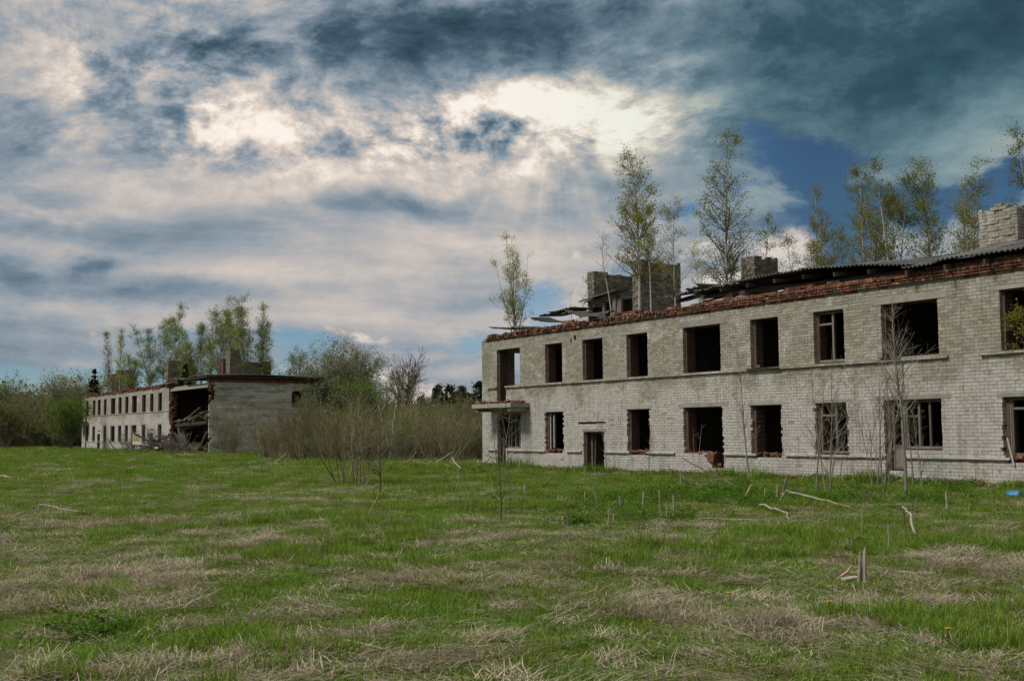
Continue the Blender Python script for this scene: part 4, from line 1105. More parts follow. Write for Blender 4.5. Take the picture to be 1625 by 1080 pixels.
# ---- trees on the roof of the far building
RF = 'trees on the far roof'
for i, (u_, s_, H, st, nl, lm, wd, lb) in enumerate([
        (6.4, 1.5, 7.4, 1, 900, 'leaf_pale', .12, 'left stem of a thin pale birch pair by the leftmost far chimney'),
        (9.3, 1.8, 7.5, 1, 900, 'leaf_pale', .12, 'right stem of a thin pale birch pair by the leftmost far chimney'),
        (13.5, 2.2, 4.2, 2, 1800, 'leaf_fresh', .3, 'low rounded yellow-green tree right of the leftmost far chimney'),
        (17.3, 3.0, 7.7, 2, 3200, 'leaf_fresh', .16, 'leafy birch left of the tallest one on the far roof middle'),
        (17.5, 4.2, 9.6, 2, 4200, 'leaf_fresh', .15, 'tall pointed birch over the middle of the far roof'),
        (23.3, 4.0, 7.5, 2, 2800, 'leaf_fresh', .17, 'birch just left of the middle far chimney'),
        (26.8, 4.2, 5.9, 2, 2300, 'leaf_fresh', .2, 'short leafy birch just right of the middle far chimney'),
        (27.6, 5.0, 6.4, 1, 1800, 'leaf_fresh', .2, 'slim birch behind the short leafy one by the middle far chimney'),
        (30.0, 5.0, 8.0, 2, 2900, 'leaf_fresh', .15, 'tall narrow birch above the breach in the far building'),
        (36.2, 4.0, 7.0, 1, 1900, 'leaf_fresh', .17, 'birch right of the breach above the far roof'),
        (36.4, 5.1, 6.1, 1, 1500, 'leaf_fresh', .2, 'smaller birch behind the breach between two taller ones'),
        (42.4, 4.0, 8.5, 3, 5200, 'leaf_fresh', .17, 'largest dense birch behind the rightmost far chimney'),
        (43.6, 5.2, 6.9, 2, 2600, 'leaf_fresh', .18, 'birch leaning right beside the largest one on the far roof')]):
    birch('birch_tree', lb, bpt(u_, s_, AT, True), H, seed=40 + i, stems=st, r0=.06, n1=110, n2=700, nl=int(nl * 2.6), leaf=.085, lmat=lm, wid=wd * 1.3, bare=.1, group=RF, spread=.13, rmin=.010, ang=.75)
spruce('spruce_tree', 'small dark spruce at the left end of the far roof', bpt(1.5, .9, AT + .2, True), 3.2, seed=60, n1=60, leaf=.2, nl=2200, wid=.24)
spruce('spruce_tree', 'little dark spruce on the far roof left of the breach', bpt(29.0, 3.0, AT, True), 2.6, seed=61, n1=50, leaf=.18, nl=1500, wid=.28)

# ---- trees behind
dome_tree('willow_tree', 'large round willow with silvery young leaves behind the far building', (-14.3, 101, 0), 9.3, 6.4, seed=70, stems=14, n1=330, n2=1900, nl=24000, leaf=.125, fan=.42, group='willows in the gap', spread=.15)
dome_tree('willow_tree', 'slimmer paler willow at the right edge of the far building', (-17.6, 100, 0), 8.1, 4.6, seed=71, stems=8, n1=220, n2=1200, nl=14000, leaf=.125, fan=.34, group='willows in the gap', spread=.15)
dome_tree('willow_tree', 'dark green rounded bushy tree below the large willow', (-11.6, 92, 0), 5.8, 4.6, seed=72, stems=8, n1=160, n2=800, nl=6500, leaf=.13, lmat='leaf_green', fan=.45, group='willows in the gap', spread=.16)
dome_tree('oak_tree', 'bare dark tree with gnarled branches in the gap between the buildings', (-8.9, 95, 0), 7.4, 5.0, seed=73, stems=3, n1=60, n2=420, n3=1500, nl=0, bark='twig', r0=.16, fan=.3, bare=.3, up=.3, rmin=.022)
birch('birch_tree', 'faint tall birch sapling left of the slim willow', (-18.6, 108, 0), 10.4, seed=74, r0=.06, n1=40, n2=200, nl=900, leaf=.11, lmat='leaf_pale', wid=.12, bare=.4, spread=.12, rmin=.01)
for i, (x, H) in enumerate([(-13.2, 7.0), (-11.4, 8.9), (-10.5, 8.0), (-9.3, 8.9), (-8.3, 7.6), (-7.0, 8.2), (-6.0, 7.6), (-4.9, 9.1), (-3.8, 8.6), (-2.6, 8.4)]):
    spruce('spruce_tree', ['short dark spruce', 'tall dark spruce'][H > 7.7] + ' in the row left of the near building, ' + ['first', 'second', 'third', 'fourth', 'fifth', 'sixth', 'seventh', 'eighth', 'ninth', 'last'][i] + ' from its left end', (x, 170 + 6 * math.sin(i * 2.3), 0), H, seed=80 + i, n1=150, leaf=.36, nl=5200, wid=.33, group='spruce row in the gap')
dome_tree('tree', 'pale grey-green domed tree behind the left end of the far building', (-58.4, 152, 0), 8.8, 8.6, seed=95, stems=8, n1=200, n2=1000, nl=7000, leaf=.2, fan=.5, spread=.22, rmin=.02, group='trees at the left edge')
dome_tree('tree', 'fresh green rounded tree standing left of the far building', (-45.6, 121, 0), 5.1, 4.7, seed=96, stems=4, n1=160, n2=900, nl=9000, leaf=.14, lmat='leaf_green', fan=.5, spread=.16, bare=.2, group='trees at the left edge')
dome_tree('tree', 'dark olive tree at the left picture edge', (-63.8, 148, 0), 7.4, 7.6, seed=97, stems=7, n1=200, n2=1000, nl=7000, leaf=.2, lmat='leaf_scrub', fan=.5, spread=.22, rmin=.012, group='trees at the left edge')
dome_tree('tree', 'bushy olive tree in the dip between the two left trees', (-60.6, 140, 0), 5.0, 6.4, seed=98, stems=7, n1=170, n2=900, nl=5200, leaf=.18, lmat='leaf_olive', fan=.6, spread=.22, rmin=.02, group='trees at the left edge')
dome_tree('tree', 'low dark bush tree under the pale domed tree', (-52.4, 136, 0), 4.6, 6.0, seed=99, stems=7, n1=170, n2=900, nl=4600, leaf=.18, lmat='leaf_olive', fan=.6, spread=.22, rmin=.02, group='trees at the left edge')


def wood(name, label, spots, protos, cat):
    """a far mass of brush: many shared shrubs joined as one object"""
    V, Q, bb, n = [], [], [], 0
    for (x, y, s_, k, a) in spots:
        v, q, b = protos[k]; c, s2 = math.cos(a), math.sin(a)
        w = np.stack([v[:, 0] * c - v[:, 1] * s2, v[:, 0] * s2 + v[:, 1] * c, v[:, 2]], -1) * s_ + [x, y, float(gz(x, y))]
        V.append(w); Q.append(q + n); bb.append(np.clip(b * .5 + ((x * 7.13 + y * 3.7) % 1) * .9 - .2, 0, 1)); n += len(w)
    return np.concatenate(V), np.concatenate(Q), np.concatenate(bb)


# thicket between the buildings and scrub along the far edge of the meadow
protos, leafp = [], []
for k in range(5):
    r = np.random.default_rng(200 + k)
    P0, R0, P1, R1, P2, R2 = shrub_geo(r, 3.4, 3.0, 20, 120, 330, 0, .05, .028, .75, .06, .008, 6)
    gg = Geo().tubes(P0, R0, 3).tubes(P1, R1, 3).tubes(P2, R2, 3)
    protos.append((np.concatenate(gg.V), np.concatenate(gg.Q), np.concatenate(gg.B)))
    leafp.append(leaf_quads(r, P2, 1300, .065, .10))
r = np.random.default_rng(77)
spots = []
for k in range(78):
    x = -16 + 16.2 * r.random(); y = 68 + 24 * r.random()
    if x > -3.2 and y < 72: y += 6
    if x < -12.6: x += 9 * r.random()
    spots.append((x, y, .30 + 1.15 * fbm(x * .6, y * .5, 2) * (.55 + .75 * r.random()) + .006 * (y - 66), int(r.integers(5)), r.random() * 6.28))
for k in range(24):
    spots.append((-1.5 - 11 * r.random(), 64.5 + 5 * r.random(), .5 + .3 * r.random(), int(r.integers(5)), r.random() * 6.28))
V, Q, bb = wood('', '', spots, protos, '')
th_ = obj('thicket', nm('thicket', V, Q, bv=bb), M['olivebark']); th_['kind'] = 'stuff'; tag(th_, 'dense olive-brown leafless thicket filling the gap between the buildings', 'thicket')
V, Q, bb = wood('', '', spots, leafp, '')
o = obj('buds', nm('buds', V, Q, bv=bb), M['leaf_olive'], th_); o['kind'] = 'stuff'
spots = []
for k in range(150):
    t = r.random(); x = -110 + 62 * t + r.normal(0, 2); y = 205 - 52 * t + r.normal(0, 4)
    spots.append((x, y, 1.7 + 1.1 * r.random(), int(r.integers(5)), r.random() * 6.28))
for k in range(150):
    t = r.random(); spots.append((-70 + 76 * t, 150 + 30 * r.random(), 1.3 + .7 * r.random(), int(r.integers(5)), r.random() * 6.28))
for k in range(90):
    t = r.random(); spots.append((25 + 120 * t, 150 + 30 * r.random(), 1.8 + 1.0 * r.random(), int(r.integers(5)), r.random() * 6.28))
V, Q, bb = wood('', '', spots, protos, '')
th2 = obj('far_scrub', nm('far_scrub', V, Q, bv=bb), M['olivebark']); th2['kind'] = 'stuff'; tag(th2, 'dark scrub wood along the far edge of the meadow', 'scrub')
lf2 = [leaf_quads(np.random.default_rng(300 + k), np.concatenate([protos[k][0].reshape(-1, 3, 3)[::7]]).mean(1)[:, None].repeat(2, 1), 500, .2, .15) for k in range(5)]
V, Q, bb = wood('', '', spots, lf2, '')
o = obj('buds', nm('buds', V, Q, bv=bb), M['leaf_scrub'], th2); o['kind'] = 'stuff'

# taller thin saplings that stand out of the thicket
for i, (x, y, H, lb) in enumerate([(-10.2, 74, 5.4, 'thin greenish sapling rising from the thicket right of the fanning shrub'), (-8.4, 80, 5.6, 'slim sapling in the thicket under the bare dark tree'), (-5.6, 78, 4.9, 'short slim sapling in the middle of the thicket'), (-3.6, 76, 4.8, 'greenish sapling in the thicket near the building corner'), (-11.6, 66.5, 4.4, 'grey whippy sapling beside the big fanning shrub')]):
    birch('sapling', lb, (x, y, 0), H, seed=150 + i, stems=3, r0=.035, n1=60, n2=240, nl=700, leaf=.075, wid=.22, bare=.15, bark='greybark', cat='sapling', lmat='leaf_olive', rmin=.008, ang=.6, spread=.09)

for i, (x, y, H, wd_, lm, lb) in enumerate([(-9.3, 64.8, 3.0, 2.6, 'leaf_olive', 'rounded greenish willow shrub at the front of the thicket, left'), (-6.2, 65.8, 2.5, 2.4, 'leaf_green', 'small green-leaved shrub at the front of the thicket, middle'), (-3.4, 63.2, 3.2, 2.8, 'leaf_olive', 'tall loose willow shrub at the front of the thicket, right'), (-1.6, 66.0, 2.6, 2.2, 'leaf_olive', 'low brown shrub touching the near building corner'), (-14.2, 71.0, 3.0, 2.6, 'leaf_olive', 'olive shrub left of the big fanning one')]):
    shrub('shrub', lb, (x, y, 0), H, wd_, seed=170 + i, stems=26, n1=200, n2=520, nl=1500, leaf=.06, lmat=lm, bark='palebark' if i % 2 else 'olivebark', r0=.026, rmin=.006, fan=.75, spread=.1, group='shrubs along the thicket')

# ---- single shrubs one can tell apart
def G3(x, y): return (x, y, float(gz(x, y)))
shrub('shrub', 'grey leafless shrub in front of the far building end wall', G3(-21.2, 87.5), 3.9, 3.0, seed=110, stems=60, n1=320, n2=600, nl=250, r0=.022, rmin=.008, fan=.45)
shrub('shrub', 'big fanning brown-olive shrub at the right corner of the far building', G3(-12.5, 69.5), 4.5, 4.6, seed=111, stems=95, n1=560, n2=1100, nl=900, leaf=.06, r0=.024, rmin=.007, fan=.62)
shrub('shrub', 'dense dark shrub between the far end wall and the big fanning one', G3(-15.6, 74), 3.4, 3.2, seed=112, stems=60, n1=320, n2=600, nl=300, r0=.02, rmin=.007, fan=.55)
shrub('shrub', 'low straw-brown brush below the breach in the far building', G3(-25.6, 89), 2.0, 3.4, seed=113, stems=70, n1=240, n2=400, nl=60, r0=.016, rmin=.008, fan=.8, bark='greybark')
shrub('shrub', 'thin grey shrub before the lower windows of the far building', G3(-32.6, 104), 2.6, 3.4, seed=114, stems=50, n1=240, n2=420, nl=80, r0=.018, rmin=.009, fan=.6, bark='greybark')
shrub('shrub', 'small thin shrub before the far building windows, left of the sign board', G3(-35.4, 108), 2.2, 2.6, seed=115, stems=40, n1=200, n2=320, nl=60, r0=.018, rmin=.009, fan=.6, bark='greybark')
shrub('sapling', 'left of two leafless multi-stem saplings in the middle of the meadow', G3(-5.49, 38.0), 3.5, 2.0, seed=116, stems=13, n1=130, n2=420, nl=320, leaf=.04, r0=.024, rmin=.006, bark='olivebark', fan=.42, cat='sapling')
shrub('sapling', 'right of two leafless multi-stem saplings in the middle of the meadow', G3(-4.75, 36.5), 3.1, 1.5, seed=117, stems=10, n1=110, n2=360, nl=280, leaf=.04, r0=.021, rmin=.006, bark='olivebark', fan=.36, cat='sapling')
birch('sapling', 'single dark leafless sapling right of the two multi-stem ones', G3(-3.6, 31.8), 2.3, seed=118, r0=.03, n1=26, n2=110, nl=60, leaf=.03, wid=.32, bare=.25, bark='twig', cat='sapling', rmin=.006)
birch('sapling', 'small bare forked sapling in mid field before the near building corner', G3(-.21, 20.3), 1.45, seed=119, r0=.017, n1=12, n2=26, nl=16, leaf=.02, wid=.42, bare=.28, bark='twig', cat='sapling', rmin=.0035, ang=.75)
# bare saplings in front of the near facade
birch('sapling', 'slender bare sapling in front of the wide lower window of the near building', G3(7.47, 37.1), 4.6, seed=120, r0=.035, n1=26, n2=90, nl=40, leaf=.03, wid=.22, bare=.2, bark='palebark', tw='palebark', cat='sapling', lean=(-.05, 0), rmin=.005, ang=.5)
birch('sapling', 'straight thin bare sapling left of the tall one, near building', G3(6.87, 26.6), 2.9, seed=121, r0=.024, n1=18, n2=60, nl=30, leaf=.025, wid=.3, bare=.3, bark='palebark', tw='palebark', cat='sapling', lean=(-.05, 0), rmin=.004)
shrub('sapling', 'clump of thin bare stems against the near wall left of the tall sapling', G3(10.0, 32.0), 4.2, 1.6, seed=122, stems=9, n1=70, n2=200, nl=30, leaf=.03, r0=.023, rmin=.005, fan=.3, bark='palebark', cat='sapling')
birch('sapling', 'tall bare sapling with spreading top before the wide upper window', G3(9.02, 27.0), 5.0, seed=123, r0=.045, n1=40, n2=150, nl=70, leaf=.03, wid=.26, bare=.38, bark='palebark', tw='palebark', cat='sapling', lean=(-.03, 0), rmin=.005, ang=.55)
birch('sapling', 'thin dark crooked sapling just left of the tall bare one', G3(9.0, 28.6), 2.3, seed=124, r0=.02, n1=14, n2=40, nl=0, wid=.3, bare=.2, bark='twig', cat='sapling', lean=(.14, 0), jit=.09)
birch('sapling', 'thin weedy sapling beside the dark entrance of the near building', G3(3.6, 45.0), 2.2, seed=125, r0=.02, n1=16, n2=50, nl=30, leaf=.03, wid=.3, bare=.2, bark='palebark', tw='palebark', cat='sapling')
birch('sapling', 'budding sapling by the left corner door of the near building', G3(-.45, 50.0), 3.1, seed=126, stems=3, r0=.022, n1=40, n2=130, nl=260, leaf=.045, wid=.3, bare=.15, bark='palebark', tw='palebark', cat='sapling', lmat='leaf_olive')
birch('sapling', 'thin bare sapling with drooping twigs between entrance and wide window', G3(4.9, 42.5), 2.0, seed=127, r0=.018, n1=16, n2=44, nl=20, leaf=.03, wid=.3, bare=.2, bark='palebark', tw='palebark', cat='sapling')
shrub('sapling', 'wide clump of bare stems against the near wall between two lower windows', G3(9.1, 32.9), 3.6, 1.4, seed=140, stems=4, n1=30, n2=80, nl=30, leaf=.03, r0=.018, rmin=.005, fan=.32, bark='palebark', cat='sapling')
birch('sapling', 'thin forked bare sapling just right of the tall bare one', G3(10.3, 29.6), 3.0, seed=141, stems=2, r0=.026, n1=26, n2=90, nl=30, leaf=.03, wid=.28, bare=.2, bark='palebark', tw='palebark', cat='sapling', ang=.6)
birch('sapling', 'slim bare sapling rising before the framed lower window', G3(7.9, 29.4), 3.9, seed=142, stems=2, r0=.024, n1=26, n2=90, nl=30, leaf=.03, wid=.2, bare=.2, bark='palebark', tw='palebark', cat='sapling', ang=.5)
# leafy sapling leaning out of the upper right window
lt = bpt(27.6, .35, 3.0)
birch('sapling', 'green-leaved sapling leaning out of the rightmost upper window', lt, 2.3, seed=128, stems=3, r0=.02, n1=44, n2=200, nl=1500, leaf=.07, wid=.34, bare=.1, cat='sapling', lmat='leaf_birch', lean=(-.16, -.12), spread=.06, bark='palebark', tw='palebark')
birch('sapling', 'pale dead stalks standing inside the wide lower window', bpt(14.9, -.25, .1), 1.9, seed=129, stems=2, r0=.014, n1=8, n2=10, nl=0, wid=.25, bare=.3, bark='deadwood', tw='deadwood', cat='sapling')

# ================================================================== STICKS, STUMPS AND LITTER
def stick(name, label, pts, r0, r1, mat='deadwood', group=None, cat='stick', seed=0, splinter=True):
    r = np.random.default_rng(seed + 900); pts = np.array(pts, float); r0 *= .78; r1 *= .78
    n = 7
    tt = np.linspace(0, len(pts) - 1, n if len(pts) == 2 else (len(pts) - 1) * 5 + 1)
    Pn = np.stack([np.interp(tt, np.arange(len(pts)), pts[:, k]) for k in range(3)], -1)
    L = np.linalg.norm(pts[-1] - pts[0])
    Pn[1:-1] += r.normal(0, .008 * L, (len(Pn) - 2, 3))
    base = Pn[0].copy()
    R = np.linspace(r0, r1, len(Pn)) * (1 + r.normal(0, .07, len(Pn)))
    V, Q = tubes((Pn - base)[None], R[None], 7)
    k = len(V)
    if splinter:
        tip = V[-7:]; ax = (Pn[-1] - Pn[-2]); ax /= np.linalg.norm(ax) + 1e-9
        V[-7:] = tip + ax * (r.random((7, 1)) - .3) * r1 * 5
    V = np.concatenate([V, [Pn[-1] - base], [Pn[0] - base]])
    T = [(k - 7 + i, k - 7 + (i + 1) % 7, k) for i in range(7)] + [((i + 1) % 7, i, k + 1) for i in range(7)]
    me = nm(name, V, Q, T, bv=np.full(len(V), r.random()))
    o = obj(name, me, M[mat], None, base); tag(o, label, cat, group)
    return o


def up_(name, label, x, y, tx, tz, r0=.022, mat='deadwood', group='broken stubs before the near building', cat='stump', lean=.0, seed=None, r1=None):
    z = float(gz(x, y))
    return stick(name, label, [(x, y, z - .06), (tx, y + lean, z + tz)], r0, r1 or r0 * .75, mat, group, cat, seed if seed is not None else int(abs(x * 97 + y * 13)) % 1000)


SB = 'short upright broken sapling stub in the stub patch before the near building'
up_('leaning_stick', 'long pale stick leaning left at the left of the stub patch', 1.76, 23.8, 1.59, .60, .02, cat='stick')
up_('broken_stub', 'tiny thin stub, leftmost but one of the stub patch', 1.42, 26.3, 1.39, .28, .014, 'greybark')
up_('broken_stub', 'short thick stub left of the long leaning stick', 1.56, 25.6, 1.56, .26, .022)
up_('broken_stub', 'pale stub just behind the dark slanting one', 2.19, 24.1, 2.18, .27, .022, 'splitwood')
up_('broken_stub', 'dark grey slanting stub in the stub patch', 2.06, 22.8, 2.14, .34, .028, 'greybark')
up_('broken_stub', 'pale forked-looking stub at the near left of the stub patch', 1.57, 19.6, 1.59, .27, .018)
up_('broken_stub', 'very short brown stub beside the near left pale one', 1.72, 20.2, 1.72, .15, .02, 'splitwood')
up_('broken_stub', 'mid-height grey stub in the centre of the stub patch', 2.53, 23.1, 2.56, .37, .024)
up_('broken_stub', 'tall thin brown stub in the stub patch', 2.74, 21.9, 2.72, .46, .017, 'splitwood')
up_('broken_stub', 'straight tall grey stub at the right of the stub patch', 2.85, 21.0, 2.86, .44, .021, 'deadwood')
up_('broken_stub', 'short grey stub just left of the straight tall one', 2.69, 20.7, 2.70, .27, .022, 'deadwood')
up_('broken_stub', 'pale slanting chip leaning on the short grey stub', 2.72, 20.75, 2.80, .26, .013, 'deadwood')
up_('broken_stub', 'pale upright stake close to the wall under the long branch', 4.44, 31.2, 4.45, .54, .03)
up_('leaning_stick', 'thin stick leaning against the pale stake by the wall', 4.81, 32.2, 4.64, .40, .018, cat='stick')
up_('broken_stub', 'orange-brown slanting stub at the foot of the long branch', 5.07, 26.1, 5.28, .38, .032, 'splitwood')
up_('broken_stub', 'small orange stub left of the split grey trunk', 5.87, 27.5, 5.89, .22, .026, 'splitwood')
up_('broken_stub', 'orange upright splinter against the split grey trunk', 5.92, 26.4, 5.93, .34, .028, 'splitwood')
up_('snapped_tree', 'thick grey split trunk leaning right before the wall', 6.1, 26.9, 6.28, .50, .055, 'greybark', r1=.035)
up_('broken_stub', 'brown stub standing alone left of the stub patch', .88, 19.0, .88, .24, .024, 'greybark')
up_('broken_stub', 'pale stump nearest the dark entrance in the grass', .33, 30.2, .30, .26, .05)
up_('broken_stub', 'thin grey post right of the bent pole', 7.55, 25.3, 7.56, .31, .026, 'greybark')
up_('broken_stub', 'short grey stub right of the lying log under the bent pole', 5.14, 19.2, 5.15, .23, .022)
up_('broken_stub', 'dark stub under the pale bent-over stem', 6.50, 19.6, 6.50, .27, .022, 'twig')
stick('bent_sapling', 'pale bent-over broken stem standing right of the bent pole', [(6.09, 17.85, float(gz(6.09, 17.85)) - .05), (6.33, 18.8, .22), (6.46, 19.5, .30)], .026, .02, 'deadwood', cat='stick')
up_('broken_stub', 'thin dry stalk standing behind the large split stump', 4.96, 16.8, 4.97, .44, .010, 'deadwood')
up_('broken_stub', 'thin tan stub right of the large split stump', 4.85, 15.25, 4.85, .32, .016, 'deadwood')
up_('broken_stub', 'white stick standing alone at the far right before the wall', 8.47, 23.0, 8.47, .34, .022, 'deadwood')
up_('leaning_stick', 'pale forked stick standing slanted in the middle of the meadow', -2.86, 23.0, -2.65, .36, .016, cat='stick')
# large split stump in the foreground: shards and a fallen splinter
z = float(gz(3.73, 12.65))
ss = thing('split_stump', 'large pale split stump with splinters in the right foreground', 'stump', (3.73, 12.65, z))
r = np.random.default_rng(4)
for (x0, y0, x1, y1, h, rr_, nmn) in ((.02, 0, .035, .01, .36, .026, 'shard'), (-.02, .01, -.012, .02, .31, .02, 'shard'), (-.05, -.02, -.03, -.01, .2, .018, 'shard')):
    Pn = np.stack([np.linspace(x0, x1, 6), np.linspace(y0, y1, 6), np.linspace(-.06, h, 6)], -1) + r.normal(0, .003, (6, 3))
    V, Q = tubes(Pn[None], (rr_ * np.array([1.15, 1.05, 1, .95, .8, .35]))[None], 6)
    V[-6:, 2] += (r.random(6) - .3) * .05
    obj(nmn, nm(nmn, V, Q, bv=np.full(len(V), r.random())), M['deadwood'], ss)
Pn = np.array([[-.26, .25, .0], [-.18, .2, .05], [-.10, .16, .12], [-.07, .13, .19]])
V, Q = tubes(Pn[None], np.array([[.012, .018, .016, .008]]), 6); obj('splinter', nm('splinter', V, Q, bv=np.full(len(V), .8)), M['splitwood'], ss)
Pn = np.array([[-.28, .1, .0], [-.2, .12, .02], [-.1, .08, .05], [-.03, .02, .07]])
V, Q = tubes(Pn[None], np.array([[.03, .035, .03, .015]]), 6); obj('splinter', nm('splinter', V, Q, bv=np.full(len(V), .6)), M['deadwood'], ss)

LS = 'fallen branches in the meadow'
def lie(name, label, pts, r0, r1, mat='deadwood', lift=.03, cat='branch'):
    pts = [(x, y, float(gz(x, y)) + (q[0] if q else lift)) for x, y, *q in pts]
    return stick(name, label, pts, r0, r1, mat, LS, cat, int(abs(pts[0][0] * 31 + pts[0][1] * 7)))
lie('fallen_branch', 'long straight grey branch propped up towards the wide lower window', [(5.84, 29.7, .02), (4.44, 30.6, .86)], .03, .018, 'greybark')
lie('fallen_branch', 'dark crooked branch lying by the pale stake near the wall', [(5.14, 30.8, .04), (4.75, 31.2, .15), (4.3, 31.4, .42), (4.18, 31.5, .68)], .03, .012, 'twig')
bp_ = lie('bent_pole', 'whitish pole bent over into an angle, lying before the wall', [(5.62, 24.9, .0), (5.80, 24.95, .28), (6.25, 24.5, .17), (6.79, 23.75, .05)], .032, .026, 'deadwood', cat='pole')
lie('fallen_branch', 'pale log lying flat in front of the stub patch', [(3.24, 20.6, .05), (3.7, 20.6, .06), (4.2, 20.5, .04)], .022, .016, 'deadwood')
lie('fallen_branch', 'grey branch sloping down right of the orange stubs', [(4.95, 23.6, .1), (5.1, 22.0, .08), (4.8, 20.6, .04)], .026, .014, 'deadwood')
lie('fallen_branch', 'thin branch lying along the front of the stub patch', [(1.62, 19.7, .05), (2.1, 19.9, .07), (2.5, 20.0, .05)], .014, .009, 'greybark')
lie('fallen_branch', 'half-buried pale log right of the large split stump', [(4.28, 13.2, .03), (4.63, 13.04, .03)], .028, .022, 'deadwood')
lie('fallen_branch', 'long low brown branch rising behind the large split stump', [(4.4, 15.4, .03), (5.2, 16.8, .08), (6.5, 19.5, .18)], .014, .008, 'greybark')
lie('wood_chip', 'small pale chip of wood below the bent pole', [(4.87, 19.25, .05), (5.02, 19.2, .05)], .022, .016, 'deadwood', cat='chip')
lie('fallen_pole', 'grey fallen pole on a short leg in the left meadow', [(-9.62, 23.9, .18), (-8.9, 23.4, .12), (-8.05, 22.75, .05)], .022, .018, 'deadwood', cat='pole')
up_('broken_stub', 'short leg stub under the grey pole in the left meadow', -9.66, 23.9, -9.62, .2, .03, 'deadwood', group=None)
lie('fallen_branch', 'thin dark branch slanting down left of the grey pole', [(-8.2, 18.8, .04), (-8.9, 21.0, .1), (-9.6, 23.6, .16)], .014, .010, 'greybark')
lie('fallen_pole', 'pale board end at the left picture edge in the far meadow', [(-19.6, 44.4, .12), (-17.5, 42.0, .06)], .05, .04, 'deadwood', cat='pole')
lie('fallen_branch', 'short dark stick lying in the left foreground meadow', [(-5.12, 14.7, .06), (-5.2, 15.8, .1)], .012, .010, 'greybark')
lie('wooden_slat', 'pale wooden slat lying at the bottom of the picture', [(-1.3, 9.1, .04), (-.97, 8.75, .03)], .011, .008, 'deadwood', cat='slat')
lie('fallen_branch', 'white forked branch lying before the thicket near the corner', [(-3.1, 53.5, .15), (-2.5, 49, .4), (-2.15, 45, .3), (-2.1, 44.6, .0)], .03, .02, 'deadwood')
lie('fallen_branch', 'dark branch slanting up towards the near building corner', [(-1.63, 43.9, .1), (-1.2, 46, .3), (-.9, 48, .62)], .03, .016, 'twig')
for i, (x, y, a, l, lb) in enumerate([(-7.6, 66, .3, 3.2, 'pale dead stem leaning left in the thicket'), (-6.6, 66, -.12, 3.4, 'pale dead stem standing nearly upright in the thicket')]):
    stick('dead_stem', lb, [(x + a * 3, y, -.05), (x + a * 1.2, y, l * .55), (x, y, l)], .05, .025, 'deadwood', 'dead stems in the thicket', 'stick', i)
for i, (x, y, l, a, lb) in enumerate([(-8.6, 62.5, 1.3, .7, 'pale fallen stick at the thicket foot, left of the dead stems'), (-5.4, 60, 1.2, 1.1, 'short pale stick lying at the thicket foot, middle'), (-3.9, 59, 1.5, -.8, 'pale stick lying at the thicket foot towards the near building'), (-12.6, 62, 1.2, .9, 'pale snapped stick before the big fanning shrub')]):
    stick('fallen_branch', lb, [(x, y, .05), (x + l * .8 * math.cos(a), y, .12 + abs(l * .45 * math.sin(a)))], .04, .02, 'deadwood', LS, 'branch', 50 + i)

# ---- brush pile and sign board before the far building
bpz = G3(-29.2, 97.5)
pile = thing('brush_pile', 'dark heap of burnt beams and branches below the breach of the far building', 'brush pile', bpz)
r = np.random.default_rng(61)
for k in range(44):
    c = np.array([r.normal(0, 1.5), r.normal(0, .8), 0]); h = max(.2, 1.5 - .5 * abs(c[0])) * r.random()
    d = unit(np.array([r.normal(), r.normal() * .5, r.normal() * .35 + .15])) * (.6 + 1.1 * r.random())
    Pn = np.stack([c - d, c - d * .3 + r.normal(0, .06, 3), c + d * .4 + r.normal(0, .06, 3), c + d]); Pn[:, 2] = np.maximum(Pn[:, 2] + h, .0)
    q = .03 + .06 * r.random()
    obj('branch', Geo().tubes(Pn[None], np.array([[q, q * .9, q * .8, q * .6]]), 6).mesh('branch'), M['darkwood' if k % 4 else 'twig'], pile)
sb = thing('picture_board', 'small white-framed picture board leaning before the far building breach', 'board', (-31.7, 98.8, float(gz(-31.7, 98.8))), TH + .75)
obj('frame', Geo().box(-.42, -.34, -.02, .03, .75, 1.75).box(.34, .42, -.02, .03, .75, 1.75).box(-.34, .34, -.02, .03, 1.67, 1.75).box(-.34, .34, -.02, .03, .75, 1.0).mesh('frame'), plain('board_white', (.5, .46, .42), (.68, .65, .6), 4), sb)
M['pic'] = plain('board_picture', (.06, .16, .03), (.42, .36, .22), 5.0, .6, 0)
obj('panel', Geo().box(-.34, .34, .0, .02, 1.0, 1.67).mesh('panel'), M['pic'], sb)
for q in (-.3, .3): obj('post', Geo().box(q - .03, q + .03, .03, .09, -.2, 1.72).mesh('post'), M['darkwood'], sb)

# ---- crumpled blue bucket by the wall
M['blue'] = plain('blue_plastic', (.01, .09, .22), (.03, .22, .42), 9.0, .45, .2, spec=.4)
zb = float(gz(11.1, 26.0))
bk = thing('blue_bucket', 'small crushed blue plastic bucket in the grass at the right edge', 'bucket', (11.1, 26.0, zb + .09), .5)
n = 18; th = np.arange(n) * 2 * np.pi / n; r = np.random.default_rng(5)
rows = []
for (yy, ra) in ((-.13, .085), (-.05, .095), (.05, .105), (.12, .115), (.12, .105), (.03, .095), (-.11, .075)):
    k = ra * (1 + .18 * np.sin(th * 2 + yy * 9)); rows.append(np.stack([k * np.cos(th), np.full(n, yy) + .02 * np.sin(3 * th), k * np.sin(th) * .8], -1))
V = np.concatenate(rows); i = np.arange(len(V)).reshape(len(rows), n)
Q = np.stack([i[:-1], np.roll(i[:-1], -1, 1), np.roll(i[1:], -1, 1), i[1:]], -1).reshape(-1, 4)
V = np.concatenate([V, [[0, -.13, 0]]]); T = [(i[0][(j + 1) % n], i[0][j], len(V) - 1) for j in range(n)]
obj('shell', nm('shell', V, Q, T, bv=np.full(len(V), .5), smooth=True), M['blue'], bk)
